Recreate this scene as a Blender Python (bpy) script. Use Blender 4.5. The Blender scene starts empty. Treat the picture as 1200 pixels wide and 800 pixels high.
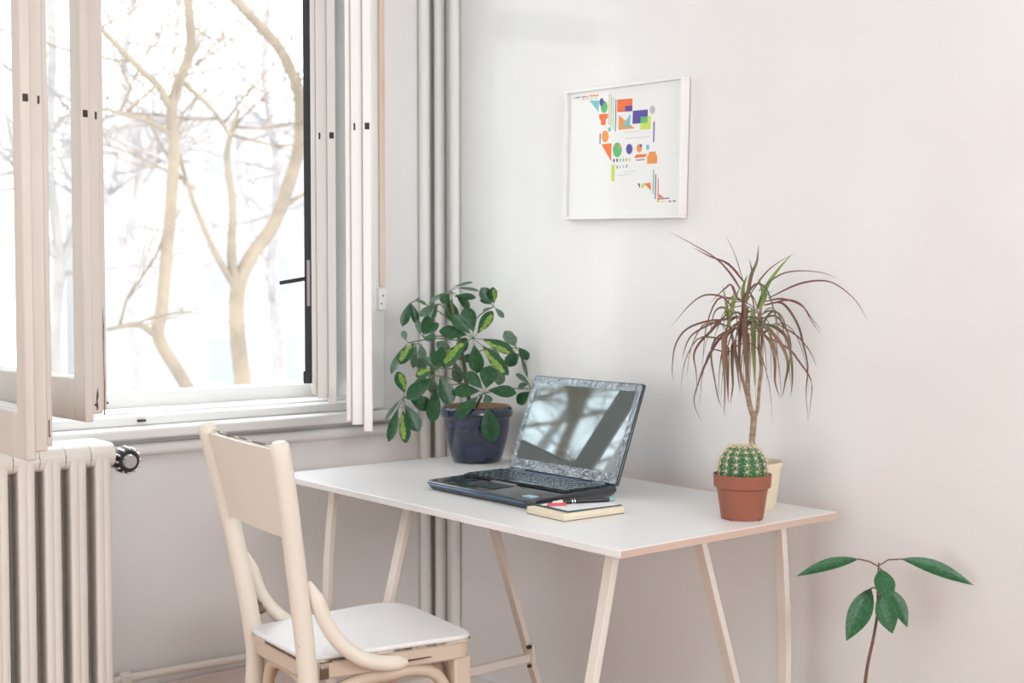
import bpy, math, random
from mathutils import Vector, Matrix

# ------------------------------------------------------------------ camera
F_PX, HOR = 1527.0, 335.0
PITCH = math.atan((400 - HOR) / F_PX)
HEAD = math.atan2(0.772, 0.636)            # heading from +X; window wall runs along X, picture wall along Y
CAM = Vector((0, 0, 1.186))
FWD = Vector((math.cos(HEAD), math.sin(HEAD), 0))
RGT = Vector((math.sin(HEAD), -math.cos(HEAD), 0))
UP = Vector((0, 0, 1))
sc = bpy.context.scene
cd = bpy.data.cameras.new('camera')
cam = bpy.data.objects.new('camera', cd)
sc.collection.objects.link(cam)
cam.location = CAM
look = FWD * math.cos(PITCH) - UP * math.sin(PITCH)
cam.rotation_euler = look.to_track_quat('-Z', 'Y').to_euler()
cd.sensor_width = 36.0
cd.lens = F_PX / 1200 * 36
cd.clip_start = 0.05
cd.dof.use_dof = True
cd.dof.focus_distance = 2.75
cd.dof.aperture_fstop = 4.5
sc.camera = cam

# ------------------------------------------------------------------ light
w = bpy.data.worlds.new('world'); sc.world = w
w.use_nodes = True
bg = w.node_tree.nodes['Background']
bg.inputs[0].default_value = (0.90, 0.95, 1.0, 1)
bg.inputs[1].default_value = 4.5

sd = bpy.data.lights.new('sun', 'SUN')
sd.energy = 0.45; sd.angle = math.radians(2.0); sd.color = (1.0, 0.93, 0.82)
sun = bpy.data.objects.new('sun', sd); sc.collection.objects.link(sun)
sun.rotation_euler = Vector((0.80, -0.62, -0.36)).to_track_quat('-Z', 'Y').to_euler()

ad = bpy.data.lights.new('fill_side', 'AREA')  # added fill light from the unseen side of the room
ad.shape = 'RECTANGLE'; ad.size = 2.4; ad.size_y = 2.25; ad.energy = 52; ad.color = (0.94, 0.98, 1.0)
dl = bpy.data.objects.new('fill_light_side', ad); sc.collection.objects.link(dl)
dl.location = (-2.44, 1.35, 1.28)
dl.rotation_euler = Vector((1, 0, 0.05)).to_track_quat('-Z', 'Z').to_euler()
ae = bpy.data.lights.new('fill_rear', 'AREA')  # added fill light behind the camera, brightens the window wall
ae.shape = 'RECTANGLE'; ae.size = 2.4; ae.size_y = 1.6; ae.energy = 122; ae.color = (0.95, 0.98, 1.0)
dr = bpy.data.objects.new('fill_light_rear', ae); sc.collection.objects.link(dr)
dr.location = (0.9, -1.66, 1.85)
dr.rotation_euler = Vector((-0.1, 1, 0.45)).to_track_quat('-Z', 'Z').to_euler()

sc.view_settings.view_transform = 'Standard'
sc.view_settings.look = 'None'
sc.view_settings.exposure = 0.0
sc.view_settings.gamma = 1.0
sc.view_settings.use_curve_mapping = False

# ------------------------------------------------------------------ helpers
COL = sc.collection
ORG = {}
R = random.Random(7)


def mat(name, col, rough=0.5, metal=0.0, spec=0.5, bump=0.0, bscale=40, var=None, vscale=6, coat=0.0, thr=(0.4, 0.6), stretch=(1, 1, 1)):
    m = bpy.data.materials.new(name); m.use_nodes = True
    nt = m.node_tree; b = nt.nodes['Principled BSDF']
    b.inputs['Base Color'].default_value = (*col, 1)
    b.inputs['Roughness'].default_value = rough
    b.inputs['Metallic'].default_value = metal
    b.inputs['Specular IOR Level'].default_value = spec
    if coat:
        b.inputs['Coat Weight'].default_value = coat
        b.inputs['Coat Roughness'].default_value = 0.05
    tc = nt.nodes.new('ShaderNodeTexCoord')
    mp = nt.nodes.new('ShaderNodeMapping'); mp.inputs['Scale'].default_value = stretch
    nt.links.new(tc.outputs['Object'], mp.inputs['Vector'])
    if var:
        n = nt.nodes.new('ShaderNodeTexNoise'); n.inputs['Scale'].default_value = vscale; n.inputs['Detail'].default_value = 5
        nt.links.new(mp.outputs[0], n.inputs['Vector'])
        r = nt.nodes.new('ShaderNodeValToRGB')
        r.color_ramp.elements[0].position, r.color_ramp.elements[1].position = thr
        r.color_ramp.elements[0].color = (*var, 1); r.color_ramp.elements[1].color = (*col, 1)
        nt.links.new(n.outputs[0], r.inputs[0]); nt.links.new(r.outputs[0], b.inputs['Base Color'])
    if bump:
        n2 = nt.nodes.new('ShaderNodeTexNoise'); n2.inputs['Scale'].default_value = bscale; n2.inputs['Detail'].default_value = 4
        nt.links.new(mp.outputs[0], n2.inputs['Vector'])
        bp = nt.nodes.new('ShaderNodeBump'); bp.inputs['Strength'].default_value = bump; bp.inputs['Distance'].default_value = 0.01
        nt.links.new(n2.outputs[0], bp.inputs['Height']); nt.links.new(bp.outputs[0], b.inputs['Normal'])
    return m


def glass_mat(name, tint=(0.97, 0.985, 0.98)):
    m = bpy.data.materials.new(name); m.use_nodes = True
    nt = m.node_tree; nt.nodes.clear()
    o = nt.nodes.new('ShaderNodeOutputMaterial'); mx = nt.nodes.new('ShaderNodeMixShader')
    t = nt.nodes.new('ShaderNodeBsdfTransparent'); g = nt.nodes.new('ShaderNodeBsdfGlossy'); f = nt.nodes.new('ShaderNodeMath'); lw = nt.nodes.new('ShaderNodeLayerWeight')
    t.inputs[0].default_value = (*tint, 1); g.inputs['Roughness'].default_value = 0.02; f.operation = 'MULTIPLY'; f.inputs[1].default_value = 0.22; lw.inputs[0].default_value = 0.35; nt.links.new(lw.outputs['Facing'], f.inputs[0])
    nt.links.new(f.outputs[0], mx.inputs[0]); nt.links.new(t.outputs[0], mx.inputs[1]); nt.links.new(g.outputs[0], mx.inputs[2])
    nt.links.new(mx.outputs[0], o.inputs[0])
    return m


class MB:
    """collects shapes in world coordinates for one mesh"""
    def __init__(s): s.v, s.f = [], []

    def add(s, vs, fs):
        k = len(s.v); s.v += [Vector(v) for v in vs]; s.f += [tuple(i + k for i in f) for f in fs]; return s

    def box(s, x0, x1, y0, y1, z0, z1, M=None):
        vs = [Vector((x, y, z)) for z in (z0, z1) for y in (y0, y1) for x in (x0, x1)]
        if M is not None: vs = [M @ v for v in vs]
        return s.add(vs, [(0, 2, 3, 1), (4, 5, 7, 6), (0, 1, 5, 4), (2, 6, 7, 3), (0, 4, 6, 2), (1, 3, 7, 5)])

    def bar(s, p, q, wx, wy, ref=(0, 1, 0)):
        p, q = Vector(p), Vector(q); d = (q - p).normalized()
        a = Vector(ref); a = (a - d * a.dot(d)).normalized(); b = d.cross(a)
        vs = [c + a * wx / 2 * i + b * wy / 2 * j for c in (p, q) for i, j in ((-1, -1), (1, -1), (1, 1), (-1, 1))]
        return s.add(vs, [(3, 2, 1, 0), (4, 5, 6, 7), (0, 1, 5, 4), (1, 2, 6, 5), (2, 3, 7, 6), (3, 0, 4, 7)])

    def tube(s, pts, rad, n=12, ref=None, flat=1.0):
        pts = [Vector(p) for p in pts]; m = len(pts)
        if not hasattr(rad, '__len__'): rad = [rad] * m
        k0 = len(s.v); a = None; rings = []
        for i, p in enumerate(pts):
            d = (pts[min(i + 1, m - 1)] - pts[max(i - 1, 0)]).normalized()
            if a is None:
                a = Vector(ref) if ref else (Vector((0, 0, 1)) if abs(d.z) < 0.9 else Vector((1, 0, 0)))
            a = (a - d * a.dot(d)).normalized(); b = d.cross(a)
            rings += [p + (a * math.cos(t) + b * math.sin(t) * flat) * rad[i] for t in (2 * math.pi * j / n for j in range(n))]
        fs = [(i * n + j, i * n + (j + 1) % n, (i + 1) * n + (j + 1) % n, (i + 1) * n + j) for i in range(m - 1) for j in range(n)]
        fs += [tuple(reversed(range(n))), tuple(range((m - 1) * n, m * n))]
        return s.add(rings, fs)

    def lathe(s, prof, c, n=40, cap=True):
        c = Vector(c); vs = []; m = len(prof)
        for r, z in prof:
            vs += [c + Vector((r * math.cos(2 * math.pi * j / n), r * math.sin(2 * math.pi * j / n), z)) for j in range(n)]
        fs = [(i * n + j, i * n + (j + 1) % n, (i + 1) * n + (j + 1) % n, (i + 1) * n + j) for i in range(m - 1) for j in range(n)]
        if cap: fs += [tuple(reversed(range(n))), tuple(range((m - 1) * n, m * n))]
        return s.add(vs, fs)

    def prism(s, poly, z0, z1, M=None):
        n = len(poly)
        vs = [Vector((x, y, z)) for z in (z0, z1) for x, y in poly]
        if M is not None: vs = [M @ v for v in vs]
        return s.add(vs, [tuple(reversed(range(n))), tuple(range(n, 2 * n))] + [(i, (i + 1) % n, n + (i + 1) % n, n + i) for i in range(n)])

    def build(s, name, m, parent=None, smooth=False, bevel=0.0, seg=2, auto=True):
        o0 = ORG.get(parent.name, Vector((0, 0, 0))) if parent else Vector((0, 0, 0))
        me = bpy.data.meshes.new(name); me.from_pydata([tuple(v - o0) for v in s.v], [], s.f); me.update()
        o = bpy.data.objects.new(name, me); COL.objects.link(o)
        me.materials.append(m)
        if parent: o.parent = parent
        ORG[o.name] = o0.copy()
        if smooth:
            me.polygons.foreach_set('use_smooth', [True] * len(me.polygons))
            if auto:
                try: me.set_sharp_from_angle(angle=math.radians(42))
                except Exception: pass
        if bevel:
            b = o.modifiers.new('bevel', 'BEVEL'); b.width = bevel; b.segments = seg; b.limit_method = 'ANGLE'; b.angle_limit = math.radians(40)
            me.polygons.foreach_set('use_smooth', [True] * len(me.polygons))
            try: me.set_sharp_from_angle(angle=math.radians(60))
            except Exception: pass
        return o


def tag(o, label, cat, group=None):
    o['label'] = label; o['category'] = cat
    if group: o['group'] = group
    return o


def thing(name, loc, label, cat, group=None):
    o = bpy.data.objects.new(name, None); COL.objects.link(o); o.location = loc
    o.empty_display_size = 0.05
    ORG[o.name] = Vector(loc)
    return tag(o, label, cat, group)


def structure(o, label=None):
    o['kind'] = 'structure'
    if label: o['label'] = label
    return o


def catmull(pts, n=6):
    pts = [Vector(p) for p in pts]
    P = [pts[0] * 2 - pts[1]] + pts + [pts[-1] * 2 - pts[-2]]
    out = []
    for i in range(1, len(P) - 2):
        for k in range(n):
            t = k / n
            a, b, c, d = P[i - 1], P[i], P[i + 1], P[i + 2]
            out.append(0.5 * ((2 * b) + (c - a) * t + (2 * a - 5 * b + 4 * c - d) * t * t + (3 * b - a - 3 * c + d) * t ** 3))
    out.append(pts[-1])
    return out


def rounded(poly, r, n=5):
    out = []; m = len(poly)
    for i in range(m):
        p = Vector(poly[i]).to_2d(); a = (Vector(poly[i - 1]).to_2d() - p); b = (Vector(poly[(i + 1) % m]).to_2d() - p)
        rr = r[i] if hasattr(r, '__len__') else r
        ra = p + a.normalized() * rr; rb = p + b.normalized() * rr
        for k in range(n + 1):
            t = k / n
            q = ra * (1 - t) ** 2 + p * 2 * t * (1 - t) + rb * t * t
            out.append((q.x, q.y))
    return out


# ------------------------------------------------------------------ materials
M = {}
M['wall'] = mat('wall_paint', (0.86, 0.845, 0.835), 0.85, spec=0.2, bump=0.10, bscale=14, var=(0.84, 0.82, 0.81), vscale=2.5)
M['ceiling'] = mat('ceiling_paint', (0.87, 0.86, 0.85), 0.9, spec=0.1)
M['floor'] = mat('floor_wood', (0.44, 0.205, 0.10), 0.5, var=(0.33, 0.15, 0.07), vscale=3, stretch=(1, 9, 1))
M['gloss'] = mat('window_gloss_paint', (0.86, 0.85, 0.83), 0.32, spec=0.45, bump=0.05, bscale=30)
M['gloss_worn'] = mat('casement_worn_paint', (0.72, 0.655, 0.605), 0.4, spec=0.4, bump=0.08, bscale=30, var=(0.65, 0.58, 0.53), vscale=8, stretch=(1, 1, 0.15))
M['bare'] = mat('bare_wood', (0.72, 0.49, 0.37), 0.6, var=(0.80, 0.66, 0.56), vscale=12, stretch=(1, 1, 0.1))
M['chipdark'] = mat('chipped_paint_hole', (0.05, 0.035, 0.03), 0.8)
M['chipwood'] = mat('chipped_bare_wood', (0.24, 0.15, 0.11), 0.8, var=(0.10, 0.06, 0.05), vscale=90)
M['iron'] = mat('dark_iron', (0.035, 0.037, 0.042), 0.45, metal=0.3)
M['ironlight'] = mat('worn_iron', (0.42, 0.36, 0.38), 0.45, metal=0.4)
M['glass'] = glass_mat('window_glass')
M['radiator'] = mat('radiator_enamel', (0.84, 0.80, 0.75), 0.38, spec=0.4, bump=0.04, bscale=60)
M['chrome'] = mat('chrome', (0.75, 0.75, 0.76), 0.16, metal=1.0)
M['brass'] = mat('aged_brass', (0.40, 0.34, 0.26), 0.35, metal=1.0)
M['blackplastic'] = mat('black_plastic', (0.02, 0.025, 0.027), 0.4)
M['pipe'] = mat('pipe_paint', (0.86, 0.845, 0.82), 0.4, spec=0.4)
M['base'] = mat('baseboard_paint', (0.74, 0.66, 0.62), 0.5)


def chair_mat(name, col, edge):
    m = mat(name, col, 0.45, spec=0.4, bump=0.05, bscale=35)
    nt = m.node_tree; b = nt.nodes['Principled BSDF']
    geo = nt.nodes.new('ShaderNodeTexCoord')
    n = nt.nodes.new('ShaderNodeTexNoise'); n.inputs['Scale'].default_value = 38; n.inputs['Detail'].default_value = 8; n.inputs['Roughness'].default_value = 0.7
    nt.links.new(geo.outputs['Object'], n.inputs['Vector'])
    n2 = nt.nodes.new('ShaderNodeTexNoise'); n2.inputs['Scale'].default_value = 7
    nt.links.new(geo.outputs['Object'], n2.inputs['Vector'])
    mu = nt.nodes.new('ShaderNodeMath'); mu.operation = 'MULTIPLY'
    nt.links.new(n.outputs[0], mu.inputs[0]); nt.links.new(n2.outputs[0], mu.inputs[1])
    r = nt.nodes.new('ShaderNodeValToRGB'); r.color_ramp.elements[0].position = edge; r.color_ramp.elements[1].position = edge + 0.015
    r.color_ramp.elements[0].color = (*col, 1); r.color_ramp.elements[1].color = (0.12, 0.075, 0.05, 1)
    nt.links.new(mu.outputs[0], r.inputs[0]); nt.links.new(r.outputs[0], b.inputs['Base Color'])
    return m


M['chair'] = chair_mat('chair_cream_paint', (0.82, 0.755, 0.665), 0.44)
M['chairshade'] = chair_mat('chair_shaded_paint', (0.70, 0.58, 0.47), 0.43)  # shade on the frame, braces and front legs put into the paint colour
M['chairchip'] = mat('chair_chipped_edge', (0.16, 0.095, 0.065), 0.8, var=(0.76, 0.68, 0.58), vscale=17, thr=(0.44, 0.53))
M['seat'] = mat('chair_seat_paint', (0.86, 0.86, 0.86), 0.35, spec=0.5, bump=0.05, bscale=25)
M['desk'] = mat('desk_white_laminate', (0.86, 0.855, 0.85), 0.33, spec=0.5)
M['deskedge'] = mat('desk_edge_band', (0.62, 0.46, 0.38), 0.45)
M['trestle'] = mat('trestle_paint', (0.82, 0.755, 0.70), 0.4, spec=0.4)
M['leaf'] = mat('schefflera_leaf', (0.013, 0.068, 0.024), 0.32, spec=0.4, var=(0.026, 0.11, 0.038), vscale=5)
M['leafback'] = mat('schefflera_leaf_underside', (0.075, 0.15, 0.09), 0.5, var=(0.16, 0.24, 0.17), vscale=6)
M['petiole'] = mat('schefflera_stalk', (0.14, 0.17, 0.07), 0.5)
M['stem'] = mat('schefflera_stem', (0.05, 0.11, 0.03), 0.55, var=(0.12, 0.12, 0.06), vscale=20)
M['soil'] = mat('soil', (0.06, 0.04, 0.03), 0.95, bump=0.8, bscale=120)
M['bluepot'] = mat('blue_glaze', (0.009, 0.022, 0.075), 0.10, spec=0.6, var=(0.006, 0.014, 0.045), vscale=9, coat=0.6)
M['potin'] = mat('unglazed_clay', (0.42, 0.25, 0.14), 0.8)
M['terra'] = mat('terracotta_plastic', (0.31, 0.108, 0.066), 0.5, spec=0.35)
M['terrain'] = mat('terracotta_plastic_rim_inside', (0.22, 0.08, 0.05), 0.6)
M['cream'] = mat('cream_plastic', (0.80, 0.70, 0.52), 0.45)
M['cactus'] = mat('cactus_skin', (0.03, 0.12, 0.045), 0.55, var=(0.05, 0.20, 0.06), vscale=30)
M['spine'] = mat('cactus_spine', (0.80, 0.68, 0.52), 0.6)
M['wool'] = mat('cactus_wool', (0.78, 0.66, 0.46), 0.9)
M['trunk'] = mat('dracaena_bark', (0.30, 0.20, 0.13), 0.8, bump=0.5, bscale=90, var=(0.42, 0.32, 0.22), vscale=40, stretch=(1, 1, 3))
M['dgreen'] = mat('dracaena_green', (0.13, 0.20, 0.05), 0.45, var=(0.26, 0.34, 0.08), vscale=10)
M['dmid'] = mat('dracaena_olive', (0.12, 0.11, 0.055), 0.45, var=(0.20, 0.10, 0.06), vscale=12)
M['dred'] = mat('dracaena_red', (0.17, 0.045, 0.045), 0.45, var=(0.12, 0.07, 0.045), vscale=12)
M['avo'] = mat('avocado_leaf', (0.011, 0.075, 0.030), 0.40, spec=0.4, var=(0.03, 0.15, 0.05), vscale=14)
M['avostem'] = mat('avocado_stem', (0.17, 0.09, 0.07), 0.6)
M['lapblack'] = mat('laptop_gloss_black', (0.008, 0.016, 0.024), 0.14, spec=0.8, coat=0.5)
M['lapkey'] = mat('laptop_key', (0.035, 0.055, 0.070), 0.20, spec=0.9)
M['lapmat'] = mat('laptop_underside', (0.012, 0.018, 0.02), 0.5)
M['lapblue'] = mat('laptop_hinge_strip', (0.02, 0.07, 0.20), 0.2, metal=0.5)
M['screen'] = mat('laptop_screen', (0.23, 0.25, 0.255), 0.03, metal=1.0)
M['bezel'] = mat('laptop_bezel_film', (0.25, 0.27, 0.29), 0.08, metal=1.0, bump=1.0, bscale=55)
M['sticker'] = mat('sticker', (0.35, 0.60, 0.72), 0.3)
M['page'] = mat('book_pages', (0.82, 0.74, 0.58), 0.85, var=(0.72, 0.62, 0.47), vscale=60, stretch=(0.2, 0.2, 8))
M['cover'] = mat('book_cover_teal', (0.01, 0.075, 0.07), 0.5)
M['coverback'] = mat('book_back_cover', (0.12, 0.10, 0.08), 0.6)
M['paper'] = mat('white_paper', (0.85, 0.87, 0.90), 0.8)
M['penblack'] = mat('pen_black', (0.01, 0.012, 0.016), 0.3)
M['penwhite'] = mat('pen_white', (0.82, 0.78, 0.76), 0.4)
M['penred'] = mat('pen_red', (0.75, 0.10, 0.12), 0.4)
M['penteal'] = mat('pen_teal', (0.20, 0.45, 0.48), 0.3)
M['frame'] = mat('picture_frame_white', (0.86, 0.84, 0.825), 0.5)
M['poster'] = mat('poster_paper', (0.85, 0.845, 0.835), 0.6, spec=0.2)
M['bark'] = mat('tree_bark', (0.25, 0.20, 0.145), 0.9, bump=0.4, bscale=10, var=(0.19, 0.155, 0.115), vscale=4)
M['barkfar'] = mat('tree_bark_hazed', (0.36, 0.32, 0.30), 0.9, var=(0.29, 0.265, 0.25), vscale=3)  # bark lightened so the colour carries the haze over far trees
M['snow'] = mat('snow', (0.5, 0.52, 0.55), 0.9)
M['facade'] = mat('far_facade', (0.40, 0.42, 0.45), 0.9, var=(0.36, 0.385, 0.42), vscale=0.5)
M['facade2'] = mat('far_facade_warm', (0.44, 0.42, 0.405), 0.9)
M['farwin'] = mat('far_window', (0.29, 0.315, 0.345), 0.5)
for k, c in dict(orange=(0.86, 0.20, 0.07), amber=(0.85, 0.33, 0.10), purple=(0.13, 0.10, 0.36), green=(0.14, 0.50, 0.20), lime=(0.60, 0.72, 0.13),
                 teal=(0.22, 0.56, 0.58), grey=(0.52, 0.52, 0.54), ink=(0.10, 0.08, 0.12), yellow=(0.80, 0.70, 0.15)).items():
    M['p_' + k] = mat('print_' + k, c, 0.7, spec=0.2)

# ------------------------------------------------------------------ room
XR, YW = 2.21, 3.02
WX0, WX1, WZ0, WZ1 = 0.835, 1.985, 0.815, 2.46
structure(MB().box(-2.5, XR + .2, -1.7, YW + .3, -0.12, 0).build('floor', M['floor']))
structure(MB().box(-2.5, XR + .2, -1.7, YW + .3, 2.95, 3.07).build('ceiling', M['ceiling']))
structure(MB().box(XR, XR + .2, -1.7, YW + .3, 0, 2.95).build('wall_right', M['wall']), 'white plaster wall with the framed poster')
wl = MB().box(-2.3, WX0, YW, YW + .3, 0, 2.95).box(WX1, XR, YW, YW + .3, 0, 2.95).box(WX0, WX1, YW, YW + .3, 0, WZ0).box(WX0, WX1, YW, YW + .3, WZ1, 2.95)
structure(wl.build('wall_left', M['wall']), 'white plaster wall around the open window')
structure(MB().box(-2.3, -.3, -1.7, -1.5, 0, 2.95).box(2.1, XR, -1.7, -1.5, 0, 2.95).box(-.3, 2.1, -1.7, -1.5, 0, 1.0).box(-.3, 2.1, -1.7, -1.5, 2.65, 2.95).build('wall_rear', M['wall']))
wn = MB().box(-2.5, -2.3, -1.7, .1, 0, 2.95).box(-2.5, -2.3, 2.6, YW + .3, 0, 2.95).box(-2.5, -2.3, .1, 2.6, 0, .1).box(-2.5, -2.3, .1, 2.6, 2.45, 2.95)
structure(wn.build('wall_side', M['wall']))
structure(MB().box(-2.3, XR, YW - .018, YW, 0, .205).build('baseboard_left', M['base'], bevel=.004))
structure(MB().box(XR - .018, XR, -1.5, YW - .018, 0, .10).build('baseboard_right', M['gloss'], bevel=.004))

# window: box frame, board and four open casements
win = bpy.data.objects.new('window_1', None); COL.objects.link(win); win.location = (1.37, YW, WZ0)
ORG[win.name] = Vector((1.37, YW, WZ0)); structure(win, 'old white box window with its casements swung open')
MB().box(WX0 - .09, 2.105, 2.962, 3.06, .818, .845).build('sill_board', M['gloss'], win, bevel=.006)
MB().box(WX0 - .05, 2.06, 2.985, 3.02, .775, .806).build('sill_moulding', M['gloss'], win, bevel=.012, seg=3)
MB().box(WX0, WX1, 3.03, 3.09, .845, .868).box(WX0, WX0 + .03, 3.03, 3.09, .868, WZ1).box(WX1 - .03, WX1, 3.03, 3.09, .868, WZ1).box(WX0, WX1, 3.03, 3.09, 2.42, WZ1).build('inner_frame', M['gloss'], win, bevel=.004)
MB().box(WX0, WX1, 3.09, 3.20, .815, .874).build('ledge_between_frames', M['gloss'], win, bevel=.004)
MB().box(WX0, WX1, 3.20, 3.27, .815, .912).box(WX0, WX0 + .06, 3.20, 3.27, .912, WZ1).box(WX1 - .06, WX1, 3.20, 3.27, .912, WZ1).box(WX0, WX1, 3.20, 3.27, 2.40, WZ1).build('outer_frame', M['gloss'], win, bevel=.004)
MB().box(WX0, WX1, 3.27, 3.40, .80, .885).build('outer_sill', M['gloss'], win, bevel=.004)
for x in (1.215, 1.295):
    MB().box(x - .008, x + .008, 3.188, 3.2005, .888, .893).build('catch_slot', M['chipdark'], win)
MB().box(1.31, 1.328, 3.018, 3.0305, .855, .860).build('catch_slot', M['chipdark'], win)
# architrave at the right jamb with its bare strip and hinge
MB().box(1.972, 2.018, 3.0, 3.03, .846, 2.50).build('architrave', M['gloss'], win, bevel=.006)
MB().box(1.996, 2.013, 2.990, 3.0, 1.185, 2.46).build('bare_strip', M['bare'], win, bevel=.002)
hp = MB().box(1.990, 2.014, 2.988, 3.0, 1.12, 1.180).build('hinge_plate', M['gloss'], win, bevel=.002)
for hx, hz in ((2.003, 1.160), (1.997, 1.138)):
    MB().tube([(hx, 2.9885, hz), (hx, 2.9865, hz)], .003, 8).build('screw', M['ironlight'], hp)


def casement(hinge, free, z0, z1, side, mt):
    """side=+1: inner face lies to the left of the hinge-to-free direction"""
    h = Vector((*hinge, 0)); f = Vector((*free, 0)); a = (f - h); L = a.length; a.normalize()
    n = Vector((-a.y, a.x, 0)) * side        # points out of the outer face
    T = Matrix(((a.x, n.x, 0, h.x), (a.y, n.y, 0, h.y), (0, 0, 1, 0), (0, 0, 0, 1)))
    S = .062
    mb = MB()
    # layers: inner lip, core, outer lip; each steps back
    for k, (n0, n1, e, dz) in enumerate(((-.030, -.011, 0.0, 0.0), (-.011, .014, -.011, .014), (.014, .026, -.019, .021))):
        s2 = S - (.010 if k == 0 else 0)
        mb.box(L - S + (.012 if k == 0 else 0), L + e, n0, n1, z0 + dz, z1 - dz, T)
        mb.box(0.0, S, n0, n1, z0 + dz, z1 - dz, T)
        mb.box(S, L - S + .012, n0, n1, z0 + dz, z0 + .085, T)
        mb.box(S, L - S + .012, n0, n1, z1 - .07, z1 - dz, T)
        if k == 1: mb.box(S, L - S, n0, n1, 2.02, 2.05, T)
    o = mb.build('casement', mt, win, bevel=.0028)
    g = MB().box(S - .005, L - S + .005, -.002, .002, z0 + .08, z1 - .065, T).build('pane', M['glass'], o)
    # bolt sockets in the closing edge
    MB().box(L - .0005, L + .0006, -.026, -.016, 1.520, 1.534, T).build('bolt_socket', M['chipdark'], o)
    MB().box(L - .0115, L - .0104, .004, .008, 1.519, 1.534, T).build('bolt_socket', M['chipdark'], o)
    return o, T, L


ZT = 2.40
cl1, T1, L1 = casement((.872, 3.03), (.852, 2.395), .866, ZT, 1, M['gloss_worn'])
cl2, T2, L2 = casement((.985, 3.195), (1.020, 2.543), .914, ZT, 1, M['gloss_worn'])
cr1, T3, L3 = casement((1.955, 3.035), (1.523, 2.368), .872, ZT, -1, M['gloss'])
cr2, T4, L4 = casement((1.925, 3.195), (1.556, 2.565), .915, ZT, -1, M['gloss'])
# chipped paint on the left casements
MB().prism([(0, 0), (.003, .004), (.002, .02), (.004, .03), (.002, .046), (-.0005, .03), (-.001, .016), (-.006, .012), (-.001, .008)], L2 - .0115, L2 - .0100,
           T2 @ Matrix(((0, 0, 1, 0), (1, 0, 0, .000), (0, 1, 0, .935), (0, 0, 0, 1)))).build('paint_chip', M['chipwood'], cl2)
MB().prism([(.001, 0), (.003, 0), (.0035, .06), (.002, .12), (.003, .18), (.001, .22), (.0005, .15), (.0015, .07)], L2 - .0195, L2 - .0184,
           T2 @ Matrix(((0, 0, 1, 0), (1, 0, 0, .018), (0, 1, 0, .925), (0, 0, 0, 1)))).build('paint_chip', M['chipwood'], cl2)
MB().prism([(0, 0), (.003, 0), (.002, .02), (.0025, .034), (.0, .03)], L1 - .0195, L1 - .0184,
           T1 @ Matrix(((0, 0, 1, 0), (1, 0, 0, .018), (0, 1, 0, .905), (0, 0, 0, 1)))).build('paint_chip', M['chipwood'], cl1)
# dark rod lock with its handle on the right outer casement
rod = MB().box(L4 - .045, L4 - .027, .0262, .042, .985, ZT, T4).box(L4 - .046, L4 - .026, .0262, .046, .962, .990, T4).build('lock_rod', M['iron'], cr2, bevel=.002)
MB().box(L4 - .0265, L4 - .0235, .029, .0365, 1.14, 1.245, T4).build('lock_lever', M['ironlight'], rod, bevel=.001)
MB().bar(T4 @ Vector((L4 - .034, .040, 1.203)), T4 @ Vector((L4 - .05, .098, 1.193)), .009, .009).build('handle', M['iron'], rod, bevel=.002)

# added side window frame, out of view, housing the side fill lamp
w2 = MB()
for y in (.1, 1.315, 2.53): w2.box(-2.38, -2.32, y, y + .07, .1, 2.45)
w2.box(-2.38, -2.32, .1, 2.6, .1, .17).box(-2.38, -2.32, .1, 2.6, 2.38, 2.45)
w2o = structure(w2.build('fill_window_side', M['gloss'], bevel=.004), 'added tall white side window frame around a fill light, out of view')
MB().box(-2.50, -2.485, .1, 2.6, .1, 2.45).build('fill_backing', M['ceiling'], w2o)  # added board shutting the opening behind the side fill lamp

w3 = MB()  # added rear window frame, out of view, around the rear fill lamp
for x in (-.3, .865, 2.03): w3.box(x, x + .07, -1.58, -1.52, 1.0, 2.65)
w3.box(-.3, 2.1, -1.58, -1.52, 1.0, 1.07).box(-.3, 2.1, -1.58, -1.52, 2.58, 2.65)
w3o = structure(w3.build('fill_window_rear', M['gloss'], bevel=.004), 'added white rear window frame around a fill light, out of view')
MB().box(-.3, 2.1, -1.70, -1.685, 1.0, 2.65).build('fill_backing', M['ceiling'], w3o)  # added board closing the rear opening behind its fill lamp

# ------------------------------------------------------------------ pipes
for (x, y, r_, lb) in ((2.155, 3.004, .0155, 'white painted heating riser pipe on the window wall beside the corner'),
                       (2.194, 2.985, .0155, 'thick white riser pipe on the picture wall, between the two others'),
                       (2.1955, 2.916, .0140, 'thin white riser pipe on the picture wall, farthest from the window')):
    tag(MB().tube([(x, y, 0), (x, y, 2.95)], r_, 24).build('riser_pipe', M['pipe'], smooth=True), lb, 'pipe', 'riser pipes in the corner')
hpipe = thing('heating_pipe', (1.2, 2.985, .236), 'cream painted heating pipe running low along the wall from the radiator', 'pipe')
MB().tube([(1.245, 2.982, .243), (1.9, 2.982, .228), (2.075, 2.984, .226), (2.10, 2.986, .226)], .0105, 12).build('pipe_run', M['radiator'], hpipe, smooth=True)
MB().tube([(1.237, 2.982, .243), (1.262, 2.982, .243)], .0165, 6).build('nut', M['radiator'], hpipe, smooth=True)
MB().tube([(1.190, 2.93, .243), (1.205, 2.965, .243), (1.240, 2.982, .243)], .0105, 12).build('elbow', M['radiator'], hpipe, smooth=True)

# ------------------------------------------------------------------ radiator
rad = thing('radiator', (.98, 2.87, 0), 'cream enamelled column radiator under the window', 'radiator')
RY0, RY1, RZ0, RZ1, PIT = 2.775, 2.935, .12, .838, .0560
RXE = 1.150


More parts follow.
